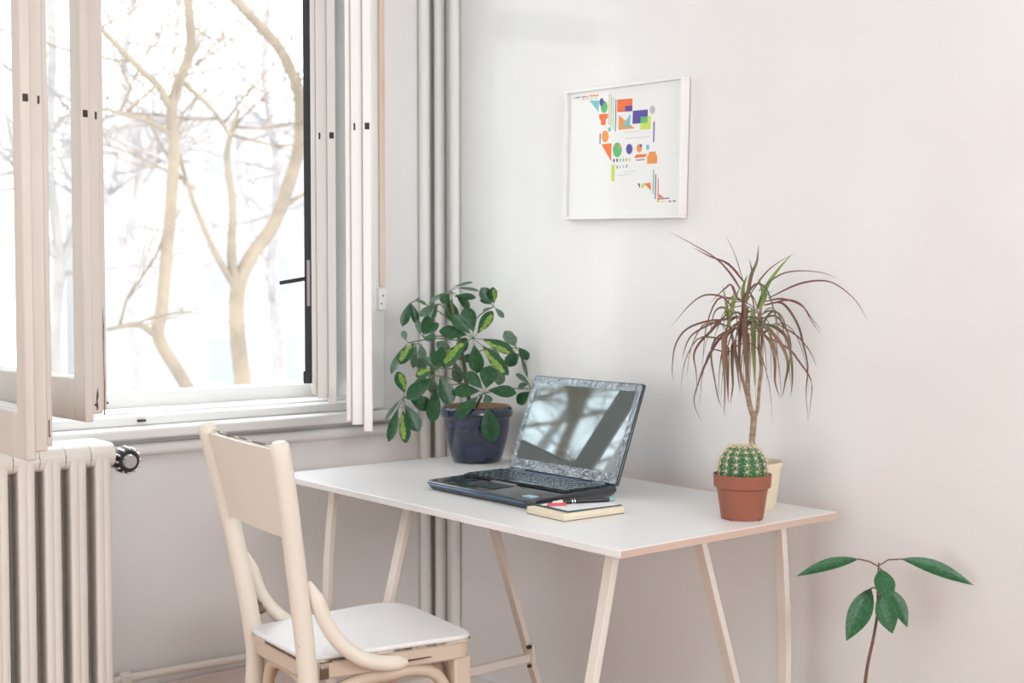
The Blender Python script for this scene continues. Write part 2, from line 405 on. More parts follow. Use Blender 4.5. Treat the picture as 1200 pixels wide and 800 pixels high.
def radiator_section():
    mb = MB()
    hw = .0175
    # front and back columns: rounded bars joined by rounded heads
    def column(y, ry):
        pts = [(0, y, RZ0 + .02), (0, y, RZ1 - .03)]
        mb.tube(pts, ry, 12, ref=(1, 0, 0), flat=1.0)
    # side profile of the head and foot: a full rounded slab
    def slab(z0, z1, rr, y0, y1, half):
        prof = rounded([(y0, z0), (y1, z0), (y1, z1), (y0, z1)], rr, 6)
        T = Matrix(((0, 0, 1, 0), (1, 0, 0, 0), (0, 1, 0, 0), (0, 0, 0, 1)))
        mb.prism(prof, -half, half, T)
    slab(RZ1 - .052, RZ1, .030, RY0, RY1, .0275)
    slab(RZ0, RZ0 + .052, .030, RY0, RY1, .0275)
    for y in (RY0 + .0225, (RY0 + RY1) / 2, RY1 - .0225):
        for dx in (-.0075, .0075):
            T = Matrix.Translation((dx, y, 0))
            prof = rounded([(-.0105, -.0225), (.0105, -.0225), (.0105, .0225), (-.0105, .0225)], .009, 4)
            mb.prism(prof, RZ0 + .03, RZ1 - .03, T)
    return mb


sec = radiator_section()
first = None
for i in range(14):
    x = RXE - .028 - i * PIT
    if first is None:
        m0 = MB(); m0.v = [v + Vector((x, 0, 0)) for v in sec.v]; m0.f = sec.f
        first = m0.build('section', M['radiator'], rad, bevel=.0025)
    else:
        o = first.copy(); COL.objects.link(o); o.parent = rad; o.location = (-(i) * PIT, 0, 0)
for hz_ in (RZ1 - .05, RZ0 + .05):
    MB().tube([(RXE - 14 * PIT, 2.855, hz_), (RXE, 2.855, hz_)], .024, 16).build('hub', M['radiator'], rad, smooth=True)
for x in (RXE - .06, RXE - .70):
    MB().box(x - .01, x + .01, 2.80, 2.92, 0, RZ0 + .03).build('foot', M['radiator'], rad, bevel=.003)
MB().tube([(RXE + .0, 2.855, .79), (RXE + .008, 2.855, .79)], .021, 6).tube([(RXE + .008, 2.855, .79), (RXE + .020, 2.855, .79)], .0125, 16).build('union_nut', M['brass'], rad, smooth=True)
vb = MB().tube([(RXE + .018, 2.855, .79), (RXE + .040, 2.855, .79)], .017, 18).tube([(RXE + .028, 2.86, .79), (RXE + .028, 2.90, .79), (RXE + .028, 2.975, .79), (RXE + .028, 3.017, .79)], .010, 12).build('valve_body', M['chrome'], rad, smooth=True)
kc = Vector((RXE + .040, 2.845, .795)); kd = Vector((.10, -.98, -.10)).normalized()
kn = MB().tube([kc, kc + kd * .010, kc + kd * .034, kc + kd * .040], [.026, .0285, .0285, .024], 24).build('valve_knob', M['blackplastic'], rad, smooth=True)
ka = Vector((0, 0, 1)); ka = (ka - kd * ka.dot(kd)).normalized(); kb = kd.cross(ka)
for i in range(12):
    t = 2 * math.pi * i / 12
    r_ = ka * math.cos(t) + kb * math.sin(t)
    MB().bar(kc + kd * .012 + r_ * .0285, kc + kd * .039 + r_ * .0275, .006, .005, r_).build('grip_rib', M['chrome'], kn, bevel=.001)
MB().tube([kc + kd * .038, kc + kd * .046], [.019, .015], 18).build('knob_cap', M['chrome'], kn, smooth=True)

# ------------------------------------------------------------------ desk
DX0, DX1, DY0, DY1, DZ = 1.562, 2.172, 1.602, 2.797, .73
TH = .0145
desk = thing('desk', (1.87, 2.2, 0), 'white laminate desk top on wooden trestle legs against the wall', 'desk')
MB().box(DX0, DX1, DY0, DY1, DZ - TH, DZ).build('desk_top', M['desk'], desk, bevel=.0012)
MB().box(DX0 + .0015, DX1 - .0015, DY0 - .0012, DY0 + .001, DZ - TH + .001, DZ - .001).build('edge_band', M['deskedge'], desk)


def trestle(y, xt, xb, zb, x3, y3, curve, bow):
    def leg(x0, x1, yy, bowx):
        pts = [(x0 + (x1 - x0) * t + bowx * math.sin(math.pi * t), yy, (DZ - TH) * (1 - t)) for t in (0, .12, .25, .4, .55, .7, .85, 1)]
        mb = MB()
        k = len(pts)
        for i in range(k - 1):
            p, q = Vector(pts[i]), Vector(pts[i + 1])
        vs, fs = [], []
        for p in pts:
            vs += [Vector(p) + Vector((dx, dy, 0)) for dx, dy in ((-.0075, -.012), (.0075, -.012), (.0075, .012), (-.0075, .012))]
        for i in range(k - 1):
            for j in range(4):
                fs.append((i * 4 + j, (i + 1) * 4 + j, (i + 1) * 4 + (j + 1) % 4, i * 4 + (j + 1) % 4))
        fs += [(0, 1, 2, 3), tuple((k - 1) * 4 + j for j in (3, 2, 1, 0))]
        return mb.add(vs, fs)
    leg(xt[0], xb[0], y, bow).build('leg', M['trestle'], desk, bevel=.0015)
    leg(xt[1], xb[1], y, 0).build('leg', M['trestle'], desk, bevel=.0015)
    leg(x3, x3 + curve, y3, -curve * 1.2).build('leg', M['trestle'], desk, bevel=.0015)
    MB().box(min(xt[0], x3) - .02, max(xt[1], x3) + .02, y - .012, y + .012, DZ - TH - .012, DZ - TH).box(x3 - .012, x3 + .012, min(y, y3) - .01, max(y, y3) + .01, DZ - TH - .012, DZ - TH).build('top_rail', M['trestle'], desk, bevel=.0015)
    t = 1 - zb / (DZ - TH)
    xa = xt[0] + (xb[0] - xt[0]) * t; xc = xt[1] + (xb[1] - xt[1]) * t
    MB().bar((xa, y - .012, zb), (xc + .004, y - .012, zb), .014, .020).build('cross_bar', M['trestle'], desk, bevel=.0015)
    br = MB().box(xc - .012, xc - .004, y - .026, y - .010, zb - .028, zb + .034).build('bracket', M['trestle'], desk, bevel=.001)
    MB().tube([(xc - .022, y - .02, zb + .028), (xc - .002, y - .02, zb + .028)], .005, 10).build('bolt', M['iron'], br, smooth=True)
    MB().tube([(xc - .020, y - .02, zb - .018), (xc - .002, y - .02, zb - .018)], .004, 10).build('bolt', M['iron'], br, smooth=True)


trestle(2.372, (1.662, 1.866), (1.470, 2.108), .296, 1.622, 2.628, .03, 0.0)
trestle(1.72, (1.662, 1.883), (1.470, 2.130), .302, 2.062, 1.662, -.03, .012)

# ------------------------------------------------------------------ chair
chair = thing('chair', (1.401, 2.185, 0), 'cream painted bentwood chair with chipped paint, pushed under the desk', 'chair')
ca = math.radians(-4.4)
cu = Vector((math.cos(ca), math.sin(ca), 0)); cv = Vector((-math.sin(ca), math.cos(ca), 0))
CT = Matrix(((cu.x, cv.x, 0, 1.4006), (cu.y, cv.y, 0, 2.1846), (0, 0, 1, 0), (0, 0, 0, 1)))
SZ = .5036


def seat_outline(g=0.0):
    return rounded([(-.179 - g, -.130 - g), (.171 + g, -.171 - g), (.188 + g, .171 + g), (-.179 - g, .139 + g)], [.033, .042, .095, .05], 6)


st = MB().prism(seat_outline(), SZ - .010, SZ, CT).build('seat', M['seat'], chair, bevel=.004, seg=3)
MB().prism(seat_outline(.0008), SZ - .0125, SZ - .0098, CT).build('chipped_edge', M['chairchip'], st)
MB().prism(seat_outline(-.003), SZ - .048, SZ - .013, CT).build('seat_frame', M['chairshade'], chair, bevel=.005)
pn = [(1.149, 2.047, 0.903), (1.166, 2.049, 0.804), (1.189, 2.056, 0.654), (1.209, 2.060, 0.504), (1.213, 2.060, 0.410), (1.194, 2.057, 0.240), (1.161, 2.051, 0)]
pf = [(1.186, 2.405, 0.906), (1.205, 2.388, 0.804), (1.228, 2.358, 0.654), (1.248, 2.339, 0.504), (1.252, 2.336, 0.410), (1.231, 2.341, 0.240), (1.198, 2.348, 0)]


def post(p):
    q = catmull(p, 5); n = len(q)
    rr = [.0185 - .003 * max(0, i / n - .6) for i in range(n)]
    q = [q[0] + (q[0] - q[1]).normalized() * .006] + q; rr = [.0115] + rr; rr[1] = .0175
    return MB().tube(q, rr, 20)


post(pn).build('back_post', M['chair'], chair, smooth=True)
post(pf).build('back_post', M['chair'], chair, smooth=True)
# curved back panel between the posts
vs, fs = [], []
NU = 12
for side in (0, 1):
    for iz, (tt) in enumerate((0, .25, .5, .75, 1)):
        z = .729 + (.893 - .729) * tt
        def on(p):
            for a, b in zip(p, p[1:]):
                if a[2] >= z >= b[2]:
                    k = (a[2] - z) / (a[2] - b[2]); return Vector(a) * (1 - k) + Vector(b) * k
        A, B = on(pn), on(pf)
        for iu in range(NU + 1):
            u = iu / NU
            P = A * (1 - u) + B * u + Vector((-.020, 0, 0)) * math.sin(math.pi * u) * .25
            P.z = z
            vs.append(P + Vector((.006 if side else -.006, 0, 0)))
W_ = NU + 1
for iz in range(4):
    for iu in range(NU):
        a = iz * W_ + iu
        fs.append((a, a + W_, a + W_ + 1, a + 1)); b = a + 5 * W_; fs.append((b, b + 1, b + W_ + 1, b + W_))
for iu in range(NU):
    for r0, fl in ((0, 0), (4, 1)):
        a = r0 * W_ + iu; b = a + 5 * W_
        fs.append((a, a + 1, b + 1, b) if not fl else (a, b, b + 1, a + 1))
for iz in range(4):
    for c0, fl in ((0, 0), (NU, 1)):
        a = iz * W_ + c0; b = a + 5 * W_
        fs.append((a, b, b + W_, a + W_) if not fl else (a, a + W_, b + W_, b))
MB().add(vs, fs).build('backrest', M['chair'], chair, smooth=True)
MB().bar((1.154, 2.066, 0.896), (1.190, 2.388, 0.898), .0024, .0018, (0, 0, 1)).build('chipped_edge', M['chairchip'], chair)
# bentwood arms from the posts down to the seat sides
for sg, c in ((-1, [(1.211, 2.055, 0.646), (1.224, 2.045, 0.612), (1.239, 2.038, 0.569), (1.266, 2.028, 0.527), (1.308, 2.013, 0.494), (1.354, 2.005, 0.481), (1.389, 1.999, 0.479)]),
              (1, [(1.246, 2.358, 0.646), (1.260, 2.361, 0.612), (1.275, 2.361, 0.569), (1.299, 2.358, 0.530), (1.335, 2.353, 0.496), (1.377, 2.350, 0.482), (1.410, 2.349, 0.479)])):
    q = catmull(c, 5); n = len(q)
    MB().tube(q, [.006 + .0085 * min(1, i / 5, (n - 1 - i) / 3 + .25) for i in range(n)], 14).build('curved_arm', M['chair'], chair, smooth=True)
MB().prism([(0, 0), (.008, .001), (.014, .006), (.006, .014), (.004, .022), (-.006, .030), (-.010, .038), (-.008, .026), (-.003, .016), (-.006, .008)], -.0006, .0012,
           Matrix(((1, 0, 0, 1.271), (0, 0, 1, 2.3448), (0, 1, 0, .521), (0, 0, 0, 1)))).build('paint_chip', M['chipwood'], chair)
MB().box(-.150, -.133, -.1345, -.1325, SZ - .046, SZ - .020, CT).build('paint_chip', M['chairchip'], chair)
MB().box(-.150, -.127, -.1355, -.1325, SZ - .0155, SZ - .0125, CT).build('paint_chip', M['chipwood'], chair)
for dx, dy, wd, hh in ((.05, -.1535, .05, .0015), (-.02, -.1462, .03, .0012)):
    MB().box(dx - wd / 2 - .003, dx + wd / 2, dy - .006, dy + .003, SZ - .034, SZ - .034 + hh, CT).build('paint_chip', M['chipwood'], chair)
# front legs
for sv in (-1, 1):
    p0 = CT @ Vector((.146, .141 * sv, SZ - .045)); p1 = CT @ Vector((.158, .152 * sv, 0))
    vs = []
    for p, hw in ((p0, .019), (p1, .013)):
        vs += [p + cu * hw * i + cv * hw * j for i, j in ((-1, -1), (1, -1), (1, 1), (-1, 1))]
    MB().add(vs, [(0, 1, 2, 3), (7, 6, 5, 4), (0, 4, 5, 1), (1, 5, 6, 2), (2, 6, 7, 3), (3, 7, 4, 0)]).build('front_leg', M['chairshade'], chair, bevel=.004)
# bent braces under the seat: near side, far side, rear, front
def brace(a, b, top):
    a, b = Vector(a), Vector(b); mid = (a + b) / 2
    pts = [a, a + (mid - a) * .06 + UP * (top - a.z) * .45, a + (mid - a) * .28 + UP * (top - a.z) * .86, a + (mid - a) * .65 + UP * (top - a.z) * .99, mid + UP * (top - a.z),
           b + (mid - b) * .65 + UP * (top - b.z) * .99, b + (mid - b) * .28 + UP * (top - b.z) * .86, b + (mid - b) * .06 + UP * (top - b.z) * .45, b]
    MB().tube(catmull(pts, 4), .0125, 12).build('curved_brace', M['chairshade'], chair, smooth=True)
fn, ff = CT @ Vector((.134, -.139, .33)), CT @ Vector((.134, .139, .33))
rn, rf = Vector((1.233, 2.064, 0.334)), Vector((1.267, 2.329, 0.334))
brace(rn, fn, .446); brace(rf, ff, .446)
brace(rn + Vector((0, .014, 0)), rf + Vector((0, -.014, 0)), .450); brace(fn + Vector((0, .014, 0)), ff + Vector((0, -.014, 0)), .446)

# ------------------------------------------------------------------ laptop
LX0, LX1, LY0, LY1 = 1.700, 1.947, 2.006, 2.374
lap = thing('laptop', ((LX0 + LX1) / 2, (LY0 + LY1) / 2, DZ), 'open glossy black laptop on the desk, its screen mirroring the window', 'laptop')
T = Matrix(((0, 0, 1, 0), (1, 0, 0, 0), (0, 1, 0, 0), (0, 0, 0, 1)))
z0, z1 = DZ + .004, DZ + .026
bm_ = MB()
out_t = rounded([(LX0 + .003, LY0), (LX1, LY0), (LX1, LY1), (LX0 + .003, LY1)], [.014, .006, .006, .014], 5)
n_ = len(out_t)
def inset(k): return [((x - 1.825) * (1 - k) + 1.825, (y - 2.19) * (1 - k) + 2.19) for x, y in out_t]
levels = [(inset(.055), z0), (inset(.018), z0 + .007), (inset(0.0), z0 + .013), (inset(.006), z1 - .0015), (inset(.014), z1)]
vs, fs = [], []
for k, (pl, z) in enumerate(levels):
    for (x, y) in pl:
        vs.append(Vector((x, y, z - (.006 * max(0, (LX1 - x) - .12) / .12 if k >= 3 else (.003 * max(0, (LX1 - x) - .12) / .12)))))
for k in range(len(levels) - 1):
    for i in range(n_):
        fs.append((k * n_ + i, k * n_ + (i + 1) % n_, (k + 1) * n_ + (i + 1) % n_, (k + 1) * n_ + i))
fs += [tuple(reversed(range(n_))), tuple(range((len(levels) - 1) * n_, len(levels) * n_))]
base = bm_.add(vs, fs).build('base', M['lapblack'], lap, smooth=True)
MB().box(LX0 + .02, LX1 - .05, LY0 + .03, LY1 - .03, DZ, DZ + .005).build('rubber_feet', M['lapmat'], lap)
MB().box(LX1 - .075, LX1 - .012, LY0 + .06, LY1 - .06, DZ + .0005, DZ + .008).build('battery', M['lapmat'], lap)
M['lapglint'] = mat('laptop_lip_glint', (0.10, 0.20, 0.34), 0.12, metal=0.8)  # blue highlight of the front edge, put in as a coloured strip
MB().bar((LX0 + .0045, LY0 + .022, z1 - .0135), (LX0 + .0045, LY1 - .012, z1 - .0135), .0045, .0038, (0, 0, 1)).build('lip_glint', M['lapglint'], base, bevel=.0012)
# keys
kx0, kx1, ky0, ky1 = 1.808, 1.912, LY0 + .014, LY1 - .014
MB().box(kx0 - .004, kx1 + .004, ky0 - .003, ky1 + .003, z1 - .0022, z1 + .0006).build('key_well', M['lapmat'], base)
key = None
rows, cols = 6, 17
for r_ in range(rows):
    px_, py_ = (kx1 - kx0) / rows, (ky1 - ky0) / cols
    for c_ in range(cols):
        if r_ == 0 and 5 <= c_ <= 9: continue
        xk = kx0 + (r_ + .5) * px_; yk = ky0 + (c_ + .5) * py_
        if key is None:
            key = MB().box(xk - px_ * .39, xk + px_ * .39, yk - py_ * .39, yk + py_ * .39, z1 + .0006, z1 + .0038).build('key', M['lapkey'], base, bevel=.0008, seg=1)
            kref = (xk, yk)
        else:
            o = key.copy(); COL.objects.link(o); o.parent = base; o.location = (xk - kref[0], yk - kref[1], 0)
yb0, yb1 = ky0 + 5 * (ky1 - ky0) / cols, ky0 + 10 * (ky1 - ky0) / cols
MB().box(kx0 + .001, kx0 + .016, yb0 + .001, yb1 - .001, z1 + .0006, z1 + .003).build('space_bar', M['lapkey'], base, bevel=.0008, seg=1)
MB().box(1.735, 1.785, 2.165, 2.245, z1 - .0045, z1 - .0020).build('touchpad', M['lapkey'], base)
MB().box(1.7885, 1.7965, 2.165, 2.245, z1 - .0030, z1 - .0003).build('touchpad_buttons', M['ironlight'], base)
MB().box(1.722, 1.742, LY0 + .022, LY0 + .052, z1 - .0065, z1 - .0035).build('sticker', M['sticker'], base)
MB().box(1.918, 1.940, LY0 + .02, LY1 - .02, z1 - .001, z1 + .0022).build('hinge_strip', M['lapblue'], base, bevel=.001)
# lid
la = math.radians(21.3)
hx, hz = 1.944, DZ + .027
ld = Vector((math.sin(la), 0, math.cos(la))); ln = Vector((-math.cos(la), 0, math.sin(la)))
LT = Matrix(((0, ld.x, ln.x, hx), (1, 0, 0, 0), (0, ld.z, ln.z, hz), (0, 0, 0, 1)))   # local x = world Y, y up the lid, z out of the screen
lid = MB().prism(rounded([(LY0, 0), (LY1, 0), (LY1, .231), (LY0, .231)], .006, 4), -.007, 0.0, LT).build('lid', M['lapblack'], lap, bevel=.0015)
bz = .0012
MB().box(LY0 + .003, LY0 + .019, .003, .228, 0, bz, LT).box(LY1 - .019, LY1 - .003, .003, .228, 0, bz, LT).box(LY0 + .019, LY1 - .019, .212, .228, 0, bz, LT).box(LY0 + .019, LY1 - .019, .003, .026, 0, bz, LT).build('bezel', M['bezel'], lid)
MB().box(LY0 + .019, LY1 - .019, .026, .212, 0, .0006, LT).build('screen', M['screen'], lid)
for y in (LY0 + .05, LY1 - .05):
    MB().tube([(hx - .002, y - .02, hz - .003), (hx - .002, y + .02, hz - .003)], .007, 12).build('hinge', M['lapblack'], lap, smooth=True)

# ------------------------------------------------------------------ notebook, paper, pens
NB = thing('notebook', (1.75, 1.925, DZ), 'cream paged notebook with a dark teal cover beside the laptop', 'notebook')
na = math.radians(-2)
NT = Matrix.Translation((1.750, 1.9225, DZ)) @ Matrix.Rotation(na, 4, 'Z')
MB().box(-.078, .078, -.057, .060, 0, .0012, NT).build('back_cover', M['coverback'], NB)
MB().box(-.078, .078, -.057, .060, .0012, .0150, NT).build('pages', M['page'], NB, bevel=.0008)
MB().box(-.062, .079, -.050, .060, .0151, .0166, NT).build('front_cover', M['cover'], NB, bevel=.0004)
pp = MB().prism([(-.055, -.040), (.074, -.047), (.078, .034), (-.050, .045)], .0167, .0174, NT).build('paper_sheet', M['paper'])
tag(pp, 'white loose paper sheet lying on the teal notebook cover', 'paper')
pen = thing('pen', (1.76, 1.93, DZ + .022), 'black pen with silver rings and a white tip on the notebook', 'pen')
pz = DZ + .0174 + .0048
pa, pb_ = Vector((1.716, 1.956, pz)), Vector((1.838, 1.905, pz))
pd = (pb_ - pa)
MB().tube([pa + pd * .16, pa + pd * .92], .0047, 14).build('barrel', M['penblack'], pen, smooth=True)
MB().tube([pa, pa + pd * .02, pa + pd * .16], [.001, .002, .0046], 14).build('tip', M['penwhite'], pen, smooth=True)
for t_ in (.31, .35):
    MB().tube([pa + pd * t_, pa + pd * (t_ + .015)], .0050, 14).build('ring', M['chrome'], pen, smooth=True)
MB().tube([pa + pd * .92, pa + pd], .0045, 14).build('cap_end', M['penteal'], pen, smooth=True)
rp = thing('pencil', (1.70, 1.95, DZ + .02), 'thin red pencil beside the black pen on the notebook', 'pencil')
ra, rb = Vector((1.684, 1.955, DZ + .0205)), Vector((1.730, 1.930, DZ + .0205)); rd = rb - ra
MB().tube([ra + rd * .25, rb], .0030, 6).build('shaft', M['penred'], rp, smooth=True)
MB().tube([ra, ra + rd * .25], [.0005, .0029], 6).build('point', M['penwhite'], rp, smooth=True)

# ------------------------------------------------------------------ picture
PY0, PY1, PZ0, PZ1, PD = 2.052, 2.452, 1.352, 1.672, .028
pic = thing('picture_frame', (XR, (PY0 + PY1) / 2, PZ0), 'thin white framed poster of colourful geometric shapes on the wall', 'picture')
pa_ = math.radians(-1.6)
PT = Matrix(((0, 0, -1, XR), (-math.cos(pa_), math.sin(pa_), 0, PY1), (math.sin(pa_), math.cos(pa_), 0, PZ0), (0, 0, 0, 1)))  # x to the right, y up, z into the room
PW, PH = PY1 - PY0, PZ1 - PZ0
fw_ = .0075
for (a, b, c, d) in ((0, PW, 0, fw_), (0, PW, PH - fw_, PH), (0, fw_, fw_, PH - fw_), (PW - fw_, PW, fw_, PH - fw_)):
    MB().box(a, b, c, d, .002, PD, PT).build('frame_side', M['frame'], pic, bevel=.0012)
MB().box(.002, PW - .002, .002, PH - .002, 0.0005, .006, PT).build('backing', M['iron'], pic)
ps = MB().box(fw_, PW - fw_, fw_, PH - fw_, .017, .0185, PT).build('poster', M['poster'], pic)


def U(x, y):
    """poster design grid (605 x 600 units) to the sheet in metres"""
    k = (x - 30) / 605
    u = k * (1 + .0) / (1 + .0)
    u = k * 1.085 / (1 + .085 * k) if True else k
    top = 166 - 80 * k; bot = 783 - 14 * k
    v = (y - top) / (bot - top)
    return (fw_ + u * (PW - 2 * fw_), PH - fw_ - v * (PH - 2 * fw_))


PZ_ = [.0186]


def shape(pts, col, z=None):
    q = [U(*p) for p in pts]
    a = sum(q[i][0] * q[(i + 1) % len(q)][1] - q[(i + 1) % len(q)][0] * q[i][1] for i in range(len(q)))
    if a < 0: q.reverse()
    PZ_[0] += .000012
    MB().prism(q, .0183, PZ_[0], PT).build('print_shape', M['p_' + col], ps)


def disc(cx, cy, rx, ry, col, n=24):
    shape([(cx + rx * math.cos(2 * math.pi * i / n), cy + ry * math.sin(2 * math.pi * i / n)) for i in range(n)], col)


def line(x0, y0, x1, y1, wd, col):
    if abs(x1 - x0) < abs(y1 - y0): shape([(x0 - wd / 2, y0), (x0 + wd / 2, y0), (x1 + wd / 2, y1), (x1 - wd / 2, y1)], col)
    else: shape([(x0, y0 - wd / 2), (x1, y1 - wd / 2), (x1, y1 + wd / 2), (x0, y0 + wd / 2)], col)


shape([(140, 196), (192, 196), (192, 256)], 'teal')
disc(220, 228, 19, 31, 'green'); disc(206, 204, 12, 20, 'purple')
shape([(194, 264), (242, 262), (240, 285), (230, 290), (231, 318), (205, 320), (204, 296), (195, 288)], 'orange')
line(247, 158, 247, 318, 3, 'orange'); line(258, 168, 258, 328, 4, 'green'); line(270, 180, 270, 338, 3, 'green'); line(283, 192, 283, 350, 4, 'ink')
shape([(290, 190), (371, 184), (371, 248), (290, 254)], 'orange'); shape([(333, 222), (371, 219), (371, 248), (333, 250)], 'purple')
shape([(374, 246), (454, 238), (454, 304), (374, 312)], 'purple'); shape([(416, 278), (471, 270), (471, 336), (416, 341)], 'lime'); shape([(416, 276), (454, 273), (454, 304), (416, 308)], 'green')
shape([(300, 268), (386, 334), (300, 342)], 'amber'); shape([(361, 262), (361, 324), (316, 330)], 'teal')
disc(478, 240, 14, 22, 'grey')
line(489, 298, 489, 402, 6, 'purple')
line(202, 362, 202, 414, 5, 'purple'); disc(229, 376, 19, 30, 'amber'); disc(251, 341, 8, 11, 'teal')
shape([(210, 416), (264, 410), (264, 500)], 'orange')
disc(296, 443, 24, 37, 'green'); shape([(303, 412), (318, 425), (319, 440), (303, 428)], 'amber')
disc(360, 438, 17, 26, 'purple'); disc(413, 434, 14, 21, 'amber'); disc(421, 421, 6, 9, 'purple'); disc(458, 429, 9, 14, 'teal')
shape([(398, 466), (456, 462), (446, 478), (386, 484)], 'orange'); line(397, 494, 444, 490, 4, 'ink')
shape([(466, 452), (500, 450), (502, 462), (509, 470), (509, 510), (457, 512), (457, 474), (466, 464)], 'amber')
for i, c in enumerate(('ink', 'ink', 'teal', 'teal', 'amber', 'yellow')):
    x = 279 + i * 17; shape([(x - 4, 490 - i), (x + 4, 489 - i), (x + 4, 500 - i), (x, 508 - i), (x - 4, 500 - i)], c)
for i, c in enumerate(('ink', 'grey', 'teal', 'ink')):
    x = 297 + i * 17; shape([(x - 1, 524 - i * 2), (x + 3, 523 - i * 2), (x + 2, 534 - i * 2), (x - 4, 540 - i * 2)], c)
shape([(267, 520), (284, 514), (284, 605), (267, 596)], 'lime')
for x0, y0, x1, y1 in ((330, 354, 410, 348), (336, 386, 470, 374), (300, 572, 370, 566), (330, 555, 400, 549)): line(x0, y0, x1, y1, 2, 'grey')
shape([(409, 612), (416, 610), (422, 622), (421, 634)], 'ink'); shape([(428, 618), (440, 608), (445, 622), (438, 636), (432, 632)], 'lime'); shape([(443, 612), (476, 608), (482, 646)], 'orange')
line(493, 540, 493, 664, 4, 'green'); line(505, 566, 505, 690, 4, 'purple'); line(519, 586, 519, 706, 4, 'orange')
shape([(525, 664), (551, 682), (525, 684)], 'orange'); line(519, 704, 560, 702, 5, 'yellow')
for i in range(7): line(55 + i * 12, 186 - i * 1.4, 63 + i * 12, 185 - i * 1.4, 5, 'ink' if i % 3 else 'grey')
line(141, 174, 190, 170, 6, 'orange')
for i in range(4): line(104 + i * 22, 191 - i * 2, 116 + i * 22, 190 - i * 2, 4, ('orange', 'amber', 'grey', 'green')[i])
for i in range(5): line(524 + i * 12, 690 - i, 532 + i * 12, 689 - i, 5, 'ink')
for i in range(3): line(578 + i * 13, 702 - i, 586 + i * 13, 701 - i, 6, 'ink' if i != 1 else 'grey')

# ------------------------------------------------------------------ plants
def leaf_mesh(name, prof, mats, half=None, fold=.18, droop=.12, rows=8, cols=5):
    """unit leaf: x 0..1 base to tip, y across (-.5 .5 times prof), z normal; mats: list; half: faces of the strip that take the second material"""
    vs, fs, mi = [], [], []
    for i in range(rows + 1):
        t = i / rows; wv = prof(t)
        for j in range(cols):
            s = (j / (cols - 1) - .5) * 2
            vs.append((t, s * .5 * wv, fold * .5 * wv * abs(s) - droop * t * t))
    for i in range(rows):
        for j in range(cols - 1):
            fs.append((i * cols + j, (i + 1) * cols + j, (i + 1) * cols + j + 1, i * cols + j + 1))
            t = (i + .5) / rows; s = ((j + .5) / (cols - 1) - .5) * 2
            mi.append(1 if half and half(t, s) else 0)
    me = bpy.data.meshes.new(name); me.from_pydata(vs, [], fs); me.update()
    for m in mats: me.materials.append(m)
    me.polygons.foreach_set('material_index', mi)
    me.polygons.foreach_set('use_smooth', [True] * len(fs))
    return me


def obovate(t): return max(.05, math.sin(math.pi * min(1, t ** 1.45 * .985 + .008)) ** .62)
def lance(t): return max(.02, math.sin(math.pi * min(1, t ** .9 * .985 + .01)) ** .95)


M['leafvar'] = mat('schefflera_leaf_variegation', (0.30, 0.43, 0.08), 0.4, spec=0.3, var=(0.12, 0.26, 0.05), vscale=7)
me_leaf = leaf_mesh('leaf', obovate, [M['leaf'], M['leafvar']], None)
me_leafv = leaf_mesh('leaf_variegated', obovate, [M['leaf'], M['leafvar']], lambda t, s: (-.82 + .2 * math.sin(t * 19) < s < .08 + .12 * math.sin(t * 13) and .14 < t < .88), rows=16, cols=13)
me_leafb = leaf_mesh('leaf_pale', obovate, [M['leafback'], M['leafvar']], None)
me_avo = leaf_mesh('leaf', lance, [M['avo']], None, fold=.22, droop=.06, rows=10)


def place_leaf(me, name, parent, base, tip, width, nrm, org):
    x = tip - base; L = x.length; x.normalize()
    n = (nrm - x * nrm.dot(x))
    if n.length < 1e-4: n = UP - x * UP.dot(x)
    n.normalize(); y = n.cross(x)
    Mx = Matrix(((x.x * L, y.x * width, n.x * L * .6, base.x - org.x), (x.y * L, y.y * width, n.y * L * .6, base.y - org.y), (x.z * L, y.z * width, n.z * L * .6, base.z - org.z), (0, 0, 0, 1)))
    o = bpy.data.objects.new(name, me); COL.objects.link(o); o.parent = parent; o.matrix_local = Mx
    return o


# schefflera: laid out in a plane through the pot, e1 across, UP, and e2 out of that plane into the room
PC = Vector((2.079, 2.668, DZ))
e1 = RGT; e2 = -FWD
SC = 3.38 / F_PX
def SP(x, y, d=0.0):
    dx = (x - 558) * SC
    d = max(d, (.772 * dx - (XR - .015 - PC.x)) / .636)
    return PC + e1 * dx + UP * ((540 - y) * SC) + e2 * d


sch = thing('potted_schefflera', PC, 'bushy variegated schefflera in a glossy blue pot at the back of the desk', 'potted plant')
prof = [(0.056, 0), (.0625, .002), (.069, .02), (.080, .06), (.0855, .095), (.0865, .112), (.0875, .115), (.0935, .119), (.0955, .128), (.0925, .140), (.088, .1455), (.0855, .1455), (.084, .140), (.082, .12)]
pot = MB().lathe(prof, PC, 48, cap=False)
pot.f.append(tuple(reversed(range(48))))
pot = pot.build('pot', M['bluepot'], sch, smooth=True, auto=False)
MB().lathe([(.0858, .1456), (.0862, .1462), (.0835, .1462), (.0825, .125)], PC, 48, cap=False).build('inner_rim', M['potin'], pot, smooth=True)
MB().lathe([(.0565, -.0005 + .0006), (.058, .0012), (.058, .003)], PC, 48, cap=False).build('unglazed_foot', M['potin'], pot)
MB().lathe([(.0, .126), (.04, .128), (.0832, .124)], PC, 32, cap=False).build('soil', M['soil'], sch, smooth=True)
